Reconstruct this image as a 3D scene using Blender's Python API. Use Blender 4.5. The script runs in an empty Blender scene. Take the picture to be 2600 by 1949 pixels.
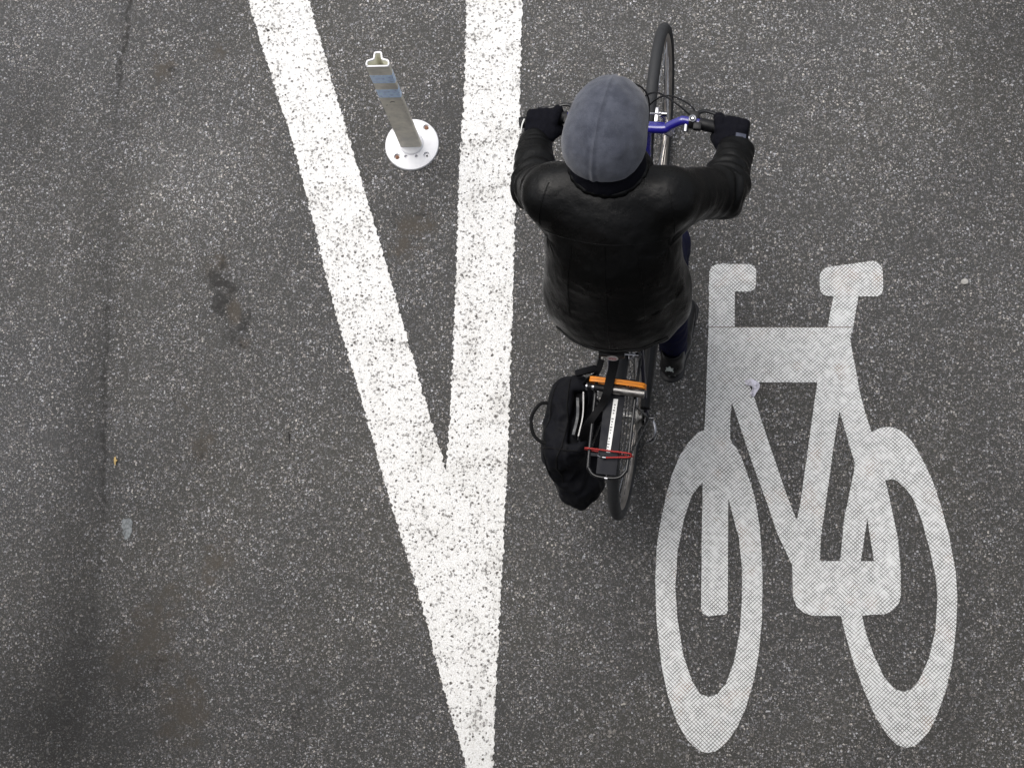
import bpy, bmesh, math, random
import numpy as np
from mathutils import Vector, Matrix, noise
from mathutils.geometry import tessellate_polygon
from mathutils.bvhtree import BVHTree
random.seed(7); np.random.seed(7)
C = bpy.context.scene.collection
sc = bpy.context.scene

# ------------------------------------------------------------------ camera, sky, sun, exposure
F_PX, CAM_H, W, H = 3450.0, 4.7, 2600, 1949
_n = np.array([1610 - W/2, -(1722 - H/2), -F_PX]); _n /= np.linalg.norm(_n)   # straight down, seen from the tilted camera
_z = -_n; _u = np.array([0, 1, 0.]); _y = _u - _u.dot(_z)*_z; _y /= np.linalg.norm(_y); _x = np.cross(_y, _z)
CM = np.array([_x, _y, _z])
def P(px, py, zz=0.0):
    """a point of the photograph, taken at height zz above the road, in metres"""
    d = CM @ np.array([px - W/2, -(py - H/2), -F_PX]); t = (zz - CAM_H)/d[2]
    return Vector((d[0]*t, d[1]*t, zz))
cd = bpy.data.cameras.new('camera'); cam = bpy.data.objects.new('camera', cd); C.objects.link(cam)
cd.sensor_width = 36; cd.lens = 36*F_PX/W; cd.clip_start = 0.05; cd.clip_end = 2000
m4 = Matrix.Identity(4)
for i in range(3):
    for j in range(3): m4[i][j] = CM[i][j]
m4.translation = (0, 0, CAM_H); cam.matrix_world = m4; sc.camera = cam

SUN_EL, SUN_AZ = math.radians(66), math.radians(-48)    # azimuth from +Y towards +X
wd = bpy.data.worlds.new("World"); sc.world = wd; wd.use_nodes = True
nt = wd.node_tree; nt.nodes.clear()
sky = nt.nodes.new('ShaderNodeTexSky'); sky.sky_type = 'NISHITA'; sky.sun_disc = False
sky.sun_elevation = SUN_EL; sky.sun_rotation = SUN_AZ; sky.dust_density = 4.0; sky.air_density = 1.0; sky.ozone_density = 1.0
hs = nt.nodes.new('ShaderNodeHueSaturation'); hs.inputs['Saturation'].default_value = 0.30
bg = nt.nodes.new('ShaderNodeBackground'); bg.inputs['Strength'].default_value = 0.125
wo = nt.nodes.new('ShaderNodeOutputWorld')
nt.links.new(sky.outputs[0], hs.inputs['Color']); nt.links.new(hs.outputs[0], bg.inputs[0]); nt.links.new(bg.outputs[0], wo.inputs[0])
sd = bpy.data.lights.new('sun', 'SUN'); sd.energy = 1.25; sd.angle = math.radians(50); sd.color = (1, .965, .92)
sun = bpy.data.objects.new('sun', sd); C.objects.link(sun)
sdir = Vector((math.sin(SUN_AZ)*math.cos(SUN_EL), math.cos(SUN_AZ)*math.cos(SUN_EL), math.sin(SUN_EL)))
sun.rotation_euler = sdir.to_track_quat('Z', 'Y').to_euler(); sun.location = sdir*20
sc.view_settings.view_transform = 'Standard'; sc.view_settings.look = 'None'; sc.view_settings.gamma = 1
sc.view_settings.exposure = 0.62

# ------------------------------------------------------------------ small helpers
def tag(o, label=None, cat=None, group=None, kind=None):
    if label: o['label'] = label
    if cat: o['category'] = cat
    if group: o['group'] = group
    if kind: o['kind'] = kind
    return o
def empty(name, label, cat, mw=None, loc=None):
    o = bpy.data.objects.new(name, None); o.empty_display_size = .05; C.objects.link(o)
    if mw is not None: o.matrix_world = mw
    if loc is not None: o.location = loc
    return tag(o, label, cat)
def link(name, verts, faces, mat, parent=None, smooth=True, mw=None):
    me = bpy.data.meshes.new(name); me.from_pydata([tuple(v) for v in verts], [], [tuple(f) for f in faces]); me.update()
    if smooth: me.polygons.foreach_set('use_smooth', [True]*len(me.polygons))
    me.materials.append(mat)
    o = bpy.data.objects.new(name, me); C.objects.link(o)
    if parent is not None: o.parent = parent
    if mw is not None: o.matrix_world = mw
    return o
class MB:
    """collects shapes; build() links them as ONE mesh"""
    def __init__(s): s.v = []; s.f = []; s.sharp = False
    def add(s, v, f):
        b = len(s.v); s.v += [Vector(p) for p in v]; s.f += [tuple(i + b for i in q) for q in f]; return s
    def box(s, c, size, rot=None, bev=0.0):
        bm = bmesh.new(); bmesh.ops.create_cube(bm, size=1.0)
        for v in bm.verts: v.co = Vector((v.co.x*size[0], v.co.y*size[1], v.co.z*size[2]))
        if bev: bmesh.ops.bevel(bm, geom=bm.edges[:], offset=bev, segments=2, affect='EDGES', profile=.6)
        M = Matrix.Translation(c) @ (rot.to_4x4() if rot else Matrix.Identity(4))
        bm.verts.index_update(); s.add([M @ v.co for v in bm.verts], [[v.index for v in f.verts] for f in bm.faces]); bm.free(); return s
    def tube(s, pts, r, n=12, closed=False, cap=True, flat=1.0, up=None):
        pts = [Vector(p) for p in pts]; m = len(pts)
        rr = r if isinstance(r, (list, tuple)) else [r]*m
        T = []
        for i in range(m):
            a = pts[(i-1) % m] if closed or i > 0 else pts[i]; b = pts[(i+1) % m] if closed or i < m-1 else pts[i]
            T.append((b - a).normalized())
        nrm = Vector(up) if up else (Vector((0, 0, 1)) if abs(T[0].z) < .9 else Vector((1, 0, 0)))
        nrm = (nrm - nrm.dot(T[0])*T[0]).normalized(); V = []
        for i in range(m):
            nrm = (nrm - nrm.dot(T[i])*T[i]).normalized(); bi = T[i].cross(nrm)
            for k in range(n):
                a = 2*math.pi*k/n; V.append(pts[i] + rr[i]*(math.cos(a)*nrm*flat + math.sin(a)*bi))
        F = []
        for i in range(m if closed else m-1):
            j = (i+1) % m
            for k in range(n): F.append((i*n+k, i*n+(k+1) % n, j*n+(k+1) % n, j*n+k))
        if cap and not closed: F.append(tuple(range(n))[::-1]); F.append(tuple((m-1)*n+k for k in range(n)))
        return s.add(V, F)
    def cyl(s, a, b, r, r2=None, n=20): return s.tube([a, b], [r, r if r2 is None else r2], n)
    def ring(s, c, axis, R, prof, n=96):
        """revolve closed profile [(radial, axial)] about axis"""
        ax = Vector(axis).normalized(); u = ax.orthogonal().normalized(); w = ax.cross(u); c = Vector(c); V = []; m = len(prof)
        for i in range(n):
            a = 2*math.pi*i/n; d = math.cos(a)*u + math.sin(a)*w
            for (pr, pa) in prof: V.append(c + d*(R + pr) + ax*pa)
        F = [(i*m+k, ((i+1) % n)*m+k, ((i+1) % n)*m+(k+1) % m, i*m+(k+1) % m) for i in range(n) for k in range(m)]
        return s.add(V, F)
    def build(s, name, mat, parent=None, smooth=True, mw=None, auto=True):
        o = link(name, s.v, s.f, mat, parent, smooth, mw)
        bm = bmesh.new(); bm.from_mesh(o.data); bmesh.ops.recalc_face_normals(bm, faces=bm.faces)
        if auto and smooth:
            for e in bm.edges:
                if len(e.link_faces) == 2 and e.calc_face_angle(0) > math.radians(38): e.smooth = False
        bm.to_mesh(o.data); bm.free(); return o
def circ(r, n=10, sy=1.0, c=(0, 0)): return [(c[0] + r*math.cos(2*math.pi*k/n), c[1] + sy*r*math.sin(2*math.pi*k/n)) for k in range(n)]
def spline(pts, k=8):
    """Catmull-Rom through the points"""
    p = [Vector(q) for q in pts]; p = [2*p[0]-p[1]] + p + [2*p[-1]-p[-2]]; out = []
    for i in range(1, len(p)-2):
        for j in range(k):
            t = j/k; a, b, c, d = p[i-1:i+3]
            out.append(.5*((2*b) + (c-a)*t + (2*a-5*b+4*c-d)*t*t + (3*b-a-3*c+d)*t**3))
    out.append(p[-2]); return out

# ------------------------------------------------------------------ materials
def newmat(name):
    m = bpy.data.materials.new(name); m.use_nodes = True; t = m.node_tree; t.nodes.clear()
    o = t.nodes.new('ShaderNodeOutputMaterial'); b = t.nodes.new('ShaderNodeBsdfPrincipled'); t.links.new(b.outputs[0], o.inputs[0])
    return m, t, b
class NT:
    def __init__(s, t): s.t = t
    def n(s, ty, **kw):
        x = s.t.nodes.new(ty)
        for k, v in kw.items(): setattr(x, k, v)
        return x
    def put(s, sock, v):
        if hasattr(v, 'is_linked') or isinstance(v, bpy.types.NodeSocket): s.t.links.new(v, sock)
        else: sock.default_value = v
    def math(s, op, a, b=0.0, c=None, clamp=False):
        x = s.n('ShaderNodeMath', operation=op, use_clamp=clamp); s.put(x.inputs[0], a); s.put(x.inputs[1], b)
        if c is not None: s.put(x.inputs[2], c)
        return x.outputs[0]
    def mr(s, v, a, b, c=0.0, d=1.0, smooth=True):
        x = s.n('ShaderNodeMapRange', interpolation_type='SMOOTHSTEP' if smooth else 'LINEAR')
        for i, q in enumerate((v, a, b, c, d)): s.put(x.inputs[i], q)
        return x.outputs[0]
    def mix(s, f, a, b):
        x = s.n('ShaderNodeMix', data_type='RGBA'); s.put(x.inputs[0], f)
        for i, q in ((6, a), (7, b)):
            if isinstance(q, tuple) and len(q) == 3: q = (*q, 1)
            s.put(x.inputs[i], q)
        return x.outputs[2]
    def noise(s, vec, sc_, det=2.0, rough=.5):
        x = s.n('ShaderNodeTexNoise'); s.put(x.inputs['Vector'], vec); x.inputs['Scale'].default_value = sc_
        x.inputs['Detail'].default_value = det; x.inputs['Roughness'].default_value = rough; return x
    def vor(s, vec, sc_, feature='F1'):
        x = s.n('ShaderNodeTexVoronoi', feature=feature); s.put(x.inputs['Vector'], vec); x.inputs['Scale'].default_value = sc_; return x
    def coord(s): return s.n('ShaderNodeTexCoord').outputs['Object']
    def sep(s, v):
        x = s.n('ShaderNodeSeparateXYZ'); s.put(x.inputs[0], v); return x.outputs
    def bump(s, h, st, dist=.002, nrm=None):
        x = s.n('ShaderNodeBump'); s.put(x.inputs['Height'], h); x.inputs['Strength'].default_value = st; x.inputs['Distance'].default_value = dist
        if nrm is not None: s.put(x.inputs['Normal'], nrm)
        return x.outputs[0]
def simple(name, col, rough=.5, metal=0.0, var=.15, vs=40, bump=0.0, bs=200, bd=.001, coat=0.0, spec=None, sheen=0.0, rvar=.1):
    m, t, b = newmat(name); N = NT(t); co = N.coord()
    nz = N.noise(co, vs, 4, .6).outputs[0]
    k = N.mr(nz, .3, .7, 1-var, 1+var)
    hsv = N.n('ShaderNodeHueSaturation'); hsv.inputs['Color'].default_value = (*col, 1); N.put(hsv.inputs['Value'], k)
    N.put(b.inputs['Base Color'], hsv.outputs[0])
    N.put(b.inputs['Roughness'], N.mr(nz, .3, .7, max(.02, rough-rvar), min(1, rough+rvar)))
    b.inputs['Metallic'].default_value = metal
    if coat: b.inputs['Coat Weight'].default_value = coat; b.inputs['Coat Roughness'].default_value = .08
    if spec is not None: b.inputs['Specular IOR Level'].default_value = spec
    if sheen: b.inputs['Sheen Weight'].default_value = sheen; b.inputs['Sheen Roughness'].default_value = .4
    if bump: N.put(b.inputs['Normal'], N.bump(N.noise(co, bs, 3, .6).outputs[0], bump, bd))
    return m

def asphalt(N):
    """colour and height of worn stone-chip asphalt"""
    co = N.coord()
    wn = N.noise(co, 150, 2).outputs['Color']
    vm = N.n('ShaderNodeVectorMath', operation='MULTIPLY_ADD'); N.put(vm.inputs[0], wn); vm.inputs[1].default_value = (.009, .009, 0); N.put(vm.inputs[2], co)
    cw = vm.outputs[0]
    big = N.noise(co, 1.1, 4, .6).outputs[0]; mid = N.noise(co, 7, 5, .65).outputs[0]
    fine = N.noise(co, 420, 3, .7).outputs[0]
    st = N.n('ShaderNodeAttribute', attribute_name='stain'); sx = N.n('ShaderNodeSeparateColor'); N.put(sx.inputs[0], st.outputs['Color'])
    brown = N.math('MULTIPLY', N.math('MULTIPLY', sx.outputs[0], 3.0, clamp=True), N.mr(N.math('ADD', sx.outputs[0], N.math('MULTIPLY', N.math('SUBTRACT', N.noise(co, 17, 8, .76).outputs[0], .5), 2.6)), .22, .75))
    dark = N.math('MULTIPLY', N.math('MULTIPLY', sx.outputs[1], 3.0, clamp=True), N.mr(N.math('ADD', sx.outputs[1], N.math('MULTIPLY', N.math('SUBTRACT', N.noise(co, 42, 7, .78).outputs[0], .5), 4.2)), .24, 1.0))
    cool = N.mix(N.mr(fine, .3, .7), (.018, .018, .0185), (.080, .080, .080))
    warm = N.mix(N.mr(fine, .3, .7), (.018, .0175, .0150), (.080, .077, .068))
    wb = N.math('ADD', N.mr(big, .42, .62, 0, .45), sx.outputs[2], clamp=True)
    base = N.mix(wb, cool, warm)
    h = None
    for i, (s_, thr, lo, hi) in enumerate(((140, .57, .17, .61), (250, .57, .15, .52), (66, .38, .12, .30))):
        v = N.vor(cw, s_); sp = N.n('ShaderNodeSeparateColor'); N.put(sp.inputs[0], v.outputs['Color'])
        size = N.mr(sp.outputs[0], .10 if i < 2 else .86, .9, .05, thr, smooth=False)
        msk = N.mr(N.math('SUBTRACT', size, v.outputs['Distance']), -.04, .07)
        if i == 2: msk = N.math('MULTIPLY', msk, N.math('GREATER_THAN', sp.outputs[0], .88))
        lum = N.mr(sp.outputs[1], .55, 1.0, lo, hi)
        cc = N.n('ShaderNodeCombineColor'); N.put(cc.inputs[0], lum); N.put(cc.inputs[1], N.math('MULTIPLY', lum, N.mr(sp.outputs[2], 0, 1, .93, 1.0)))
        N.put(cc.inputs[2], N.math('MULTIPLY', lum, N.mr(sp.outputs[2], 0, 1, .86, 1.06)))
        keep = N.math('MULTIPLY', msk, N.math('SUBTRACT', 1.0, N.math('MULTIPLY', N.math('MAXIMUM', N.math('MULTIPLY', brown, .55), dark), .72)))
        keep = N.math('MULTIPLY', keep, N.mr(mid, .30, .62, .42, 1.0))
        base = N.mix(keep, base, cc.outputs[0])
        h = keep if h is None else N.math('ADD', h, N.math('MULTIPLY', keep, .6))
    base = N.mix(N.math('MULTIPLY', brown, .60), base, (.066, .052, .037))
    base = N.mix(N.math('MULTIPLY', dark, .85), base, (.014, .013, .012))
    ta = N.n('ShaderNodeAttribute', attribute_name='tone_falloff'); tn = N.math('ADD', N.math('MULTIPLY', N.math('SUBTRACT', ta.outputs['Fac'], .5), 2.7), N.math('MULTIPLY', N.math('SUBTRACT', N.noise(co, 2.3, 4, .6).outputs[0], .5), .5))
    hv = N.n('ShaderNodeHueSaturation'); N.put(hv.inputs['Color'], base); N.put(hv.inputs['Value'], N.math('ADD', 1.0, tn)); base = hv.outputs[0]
    spots = N.vor(co, 9.0); sps = N.n('ShaderNodeSeparateColor'); N.put(sps.inputs[0], spots.outputs['Color'])
    sm = N.math('MULTIPLY', N.mr(N.math('SUBTRACT', spots.outputs['Distance'], N.math('MULTIPLY', sps.outputs[1], .07)), -.005, .02, 1, 0), N.math('GREATER_THAN', sps.outputs[0], .6))
    base = N.mix(N.math('MULTIPLY', sm, .8), base, (.02, .018, .017))
    h = N.math('ADD', h, N.math('MULTIPLY', fine, .8))
    return co, base, h

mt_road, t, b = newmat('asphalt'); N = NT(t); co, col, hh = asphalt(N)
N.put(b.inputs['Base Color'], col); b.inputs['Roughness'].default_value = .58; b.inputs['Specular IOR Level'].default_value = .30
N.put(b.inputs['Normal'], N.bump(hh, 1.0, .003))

mt_paint, t, b = newmat('road_paint'); N = NT(t); co, col, hh = asphalt(N)
g = N.noise(co, 78, 5, .74).outputs[0]; g2 = N.noise(co, 9, 4, .62).outputs[0]; g3 = N.noise(co, 210, 2, .6).outputs[0]
thr = N.mr(g2, .35, .68, .412, .468)
dens = N.mr(g2, .32, .64, .20, 1.15)
pit = N.math('MULTIPLY', N.mr(g, N.math('SUBTRACT', thr, .05), N.math('SUBTRACT', thr, .02), 1, 0), .72)
wv = N.n('ShaderNodeVectorMath', operation='MULTIPLY_ADD'); N.put(wv.inputs[0], N.noise(co, 120, 3).outputs['Color']); wv.inputs[1].default_value = (.010, .010, 0); N.put(wv.inputs[2], co)
for s_, rr_ in ((88, .42), (52, .30)):
    v_ = N.vor(wv.outputs[0], s_); sc3 = N.n('ShaderNodeSeparateColor'); N.put(sc3.inputs[0], v_.outputs['Color'])
    sz = N.math('MULTIPLY', N.mr(sc3.outputs[0], N.math('SUBTRACT', .74, N.math('MULTIPLY', dens, .48)), 1.0, 0, rr_, smooth=False), 1.0)
    pit = N.math('MAXIMUM', pit, N.math('MULTIPLY', N.mr(N.math('SUBTRACT', sz, v_.outputs['Distance']), -.03, .06), N.mr(sc3.outputs[1], 0, 1, .55, 1)))
vb = N.vor(co, 26); vs = N.n('ShaderNodeSeparateColor'); N.put(vs.inputs[0], vb.outputs['Color'])
blob = N.math('MULTIPLY', N.mr(N.math('ADD', vb.outputs['Distance'], N.math('MULTIPLY', N.math('SUBTRACT', g, .5), .9)), .07, .16, 1, 0), N.math('GREATER_THAN', vs.outputs[0], .55))
pit = N.math('MAXIMUM', pit, N.math('MULTIPLY', blob, .85))
dirt = N.mix(N.mr(g2, .4, .75, 0, .5), (.72, .72, .715), (.52, .51, .49))
dirt = N.mix(N.mr(g3, .42, .56, .45, 0), dirt, (.42, .40, .36))
pc = N.mix(.5, col, (.07, .055, .042))
N.put(b.inputs['Base Color'], N.mix(pit, dirt, pc)); b.inputs['Roughness'].default_value = .6
ph = N.math('ADD', N.math('MULTIPLY', N.math('SUBTRACT', 1.0, pit), 1.0), N.math('MULTIPLY', g3, 1.1))
N.put(b.inputs['Normal'], N.bump(ph, .8, .0022))

mt_sten, t, b = newmat('thermoplastic_marking'); N = NT(t); co, col, hh = asphalt(N)
wn = N.noise(co, 5, 3).outputs['Color']
vm = N.n('ShaderNodeVectorMath', operation='MULTIPLY_ADD'); N.put(vm.inputs[0], wn); vm.inputs[1].default_value = (.005, .005, 0); N.put(vm.inputs[2], co)
X, Y, Z = N.sep(vm.outputs[0]); PITCH = .0098
lines = None
for sgn in (1, -1):
    u = N.math('MULTIPLY', N.math('ADD', X, N.math('MULTIPLY', Y, sgn*1.04)), .7071/PITCH)
    fr = N.math('ABSOLUTE', N.math('SUBTRACT', N.math('FRACT', u), .5))
    cid = N.math('FLOOR', u)
    v = N.math('MULTIPLY', N.math('SUBTRACT', X, N.math('MULTIPLY', Y, sgn*1.04)), .7071/PITCH/3.0)
    cx = N.n('ShaderNodeCombineXYZ'); N.put(cx.inputs[0], cid); N.put(cx.inputs[1], v); N.put(cx.inputs[2], 3.7*sgn)
    seg = N.noise(cx.outputs[0], 1.0, 1).outputs[0]
    big = N.noise(co, 3.2, 3).outputs[0]
    st_ = N.math('ADD', N.math('MULTIPLY', N.math('SUBTRACT', seg, .5), 1.6), N.mr(big, .35, .65, .50, .62))
    wdt = N.math('MULTIPLY', N.mr(st_, 0, 1, .03, .19), 1.0)
    ln = N.mr(fr, N.math('SUBTRACT', .47, wdt), N.math('SUBTRACT', .53, wdt), 0, 1)
    ln = N.math('MULTIPLY', ln, N.mr(st_, .1, .6, .25, .95))
    lines = ln if lines is None else N.math('MAXIMUM', lines, ln)
br = N.noise(co, 6, 4, .6).outputs[0]
tone = N.mix(N.mr(br, .3, .7), (.575, .585, .585), (.605, .615, .615))
gc = N.mix(N.mr(N.noise(co, 9, 3).outputs[0], .55, .72), (.075, .072, .070), (.13, .075, .045))
c_ = N.mix(N.math('MULTIPLY', lines, .92), tone, gc)
# the joint between two sheets of the marking
jy = P(1980, 831).y; Xc, Yc, Zc = N.sep(co)
jn = N.math('ABSOLUTE', N.math('SUBTRACT', Yc, N.math('ADD', jy, N.math('MULTIPLY', N.math('SUBTRACT', Xc, P(1980, 831).x), (P(2166, 831).y - P(1799, 831).y)/(P(2166, 831).x - P(1799, 831).x)))))
c_ = N.mix(N.mr(jn, .0008, .0026, .85, 0), c_, (.09, .06, .04))
N.put(b.inputs['Base Color'], c_); b.inputs['Roughness'].default_value = .5
N.put(b.inputs['Normal'], N.bump(N.math('ADD', N.math('SUBTRACT', 1.0, lines), N.math('MULTIPLY', N.noise(co, 300, 2).outputs[0], .3)), .6, .0015))

M = dict(
    plastic=simple('white_plastic', (.74, .74, .76), .45, var=.04, bump=.15, bs=80),
    postface=simple('weathered_plastic', (.66, .62, .53), .55, var=.25, vs=14, bump=.1),
    cream=simple('cream_plastic', (.88, .87, .76), .5, var=.05),
    copper=simple('rusty_bolt', (.16, .075, .04), .6, .3, var=.3, vs=200),
    blueband=simple('blue_band', (.58, .75, 1.0), .35, var=.18, vs=60),
    scuff=simple('black_scuff', (.02, .018, .018), .7),
    tyre=simple('tyre_rubber', (.018, .019, .021), .72, var=.25, vs=60, bump=.3, bs=500),
    chrome=simple('chrome', (.36, .36, .38), .25, 1, var=.2),
    alu=simple('brushed_aluminium', (.62, .61, .59), .36, 1, var=.1, bump=.15, bs=300),
    rim=simple('rim_aluminium', (.42, .39, .36), .38, .9, var=.15),
    blue=simple('blue_bicycle_paint', (.018, .015, .20), .22, 0, var=.08, coat=.8),
    darkblue=simple('dark_blue_paint', (.006, .006, .022), .35, 0, coat=.6),
    red=simple('red_decal', (.45, .03, .02), .3),
    blackm=simple('black_metal', (.006, .006, .007), .28, 0, var=.2, spec=.4),
    blackp=simple('black_plastic', (.006, .006, .007), .5, var=.2, spec=.25),
    rackplate=simple('slate_plate', (.008, .0085, .012), .6, var=.15, vs=30, bump=.1, spec=.2),
    chain=simple('oily_chain', (.10, .09, .08), .4, .9, var=.4, vs=300),
    badgew=simple('badge_silver', (.55, .52, .50), .3, .3), inkred=simple('red_ink', (.30, .02, .02), .4), badger=simple('badge_red', (.40, .33, .33), .4),
    orange=simple('orange_webbing', (.85, .27, .012), .6, var=.12, vs=30, bump=.4, bs=600),
    redcord=simple('red_elastic_cord', (.26, .012, .010), .6, var=.2, vs=150, bump=.4, bs=900),
    labelw=simple('white_sticker', (.66, .66, .64), .5, var=.05),
    ink=simple('grey_ink', (.16, .16, .16), .6),
    bag=simple('black_nylon', (.0030, .0032, .0050), .75, var=.3, vs=30, bump=.5, bs=900, bd=.0008, spec=.16),
    web=simple('black_webbing', (.0045, .0045, .005), .75, var=.2, spec=.15, bump=.5, bs=700),
    paper=simple('paper', (.50, .49, .48), .6, var=.1),
    folder=simple('dark_grey_folder', (.035, .037, .042), .45),
    jeans=simple('navy_denim', (.004, .0045, .022), .85, var=.3, vs=120, bump=.4, bs=800, spec=.2),
    glove=simple('black_knit', (.0035, .0036, .0062), .92, var=.3, vs=200, bump=.6, bs=700, bd=.0015, spec=.12),
    tagm=simple('grey_cuff_tag', (.05, .055, .08), .6),
    skin=simple('skin', (.50, .30, .22), .5, var=.06),
    shoe=simple('black_shoe_leather', (.004, .004, .0045), .36, spec=.3, var=.2, bump=.15, bs=150),
    sole=simple('black_rubber_sole', (.006, .006, .007), .6),
    emblem=simple('pale_emblem', (.42, .46, .44), .6),
    scrap=simple('clear_plastic_scrap', (.40, .39, .45), .3, var=.5, vs=60),
    leaf=simple('yellow_leaf', (.34, .24, .09), .7, var=.4, vs=100),
    stone=simple('pebble', (.32, .31, .29), .8, var=.2, vs=120, bump=.5),
    concrete=simple('unseen_bridge_concrete', (.16, .155, .15), .85, var=.15, vs=4, bump=.4, bs=30, bd=.004),
)
# fleece of the beanie
m_, t, b = newmat('grey_fleece'); N = NT(t); co = N.coord()
n1 = N.noise(co, 22, 5, .7).outputs[0]; n2 = N.noise(co, 500, 3, .7).outputs[0]
N.put(b.inputs['Base Color'], N.mix(N.mr(N.math('ADD', N.math('MULTIPLY', n1, .6), N.math('MULTIPLY', n2, .4)), .38, .62), (.042, .046, .061), (.074, .080, .101)))
b.inputs['Roughness'].default_value = .95; b.inputs['Specular IOR Level'].default_value = .1
b.inputs['Sheen Weight'].default_value = .25; b.inputs['Sheen Roughness'].default_value = .5
N.put(b.inputs['Normal'], N.bump(n2, .5, .0015)); M['fleece'] = m_
# worn black leather
m_, t, b = newmat('black_leather'); N = NT(t); co = N.coord()
n1 = N.noise(co, 9, 5, .6).outputs[0]; n2 = N.vor(co, 420, 'DISTANCE_TO_EDGE').outputs[0]; n3 = N.noise(co, 45, 4, .6).outputs[0]
N.put(b.inputs['Base Color'], N.mix(N.mr(n1, .4, .7), (.0010, .0010, .0010), (.0030, .0028, .0026)))
N.put(b.inputs['Roughness'], N.mr(n1, .35, .65, .48, .25)); b.inputs['Specular IOR Level'].default_value = .20
bb = N.bump(n3, .32, .006); N.put(b.inputs['Normal'], N.bump(N.mr(n2, 0, .15), .25, .0006, bb)); M['leather'] = m_

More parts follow.
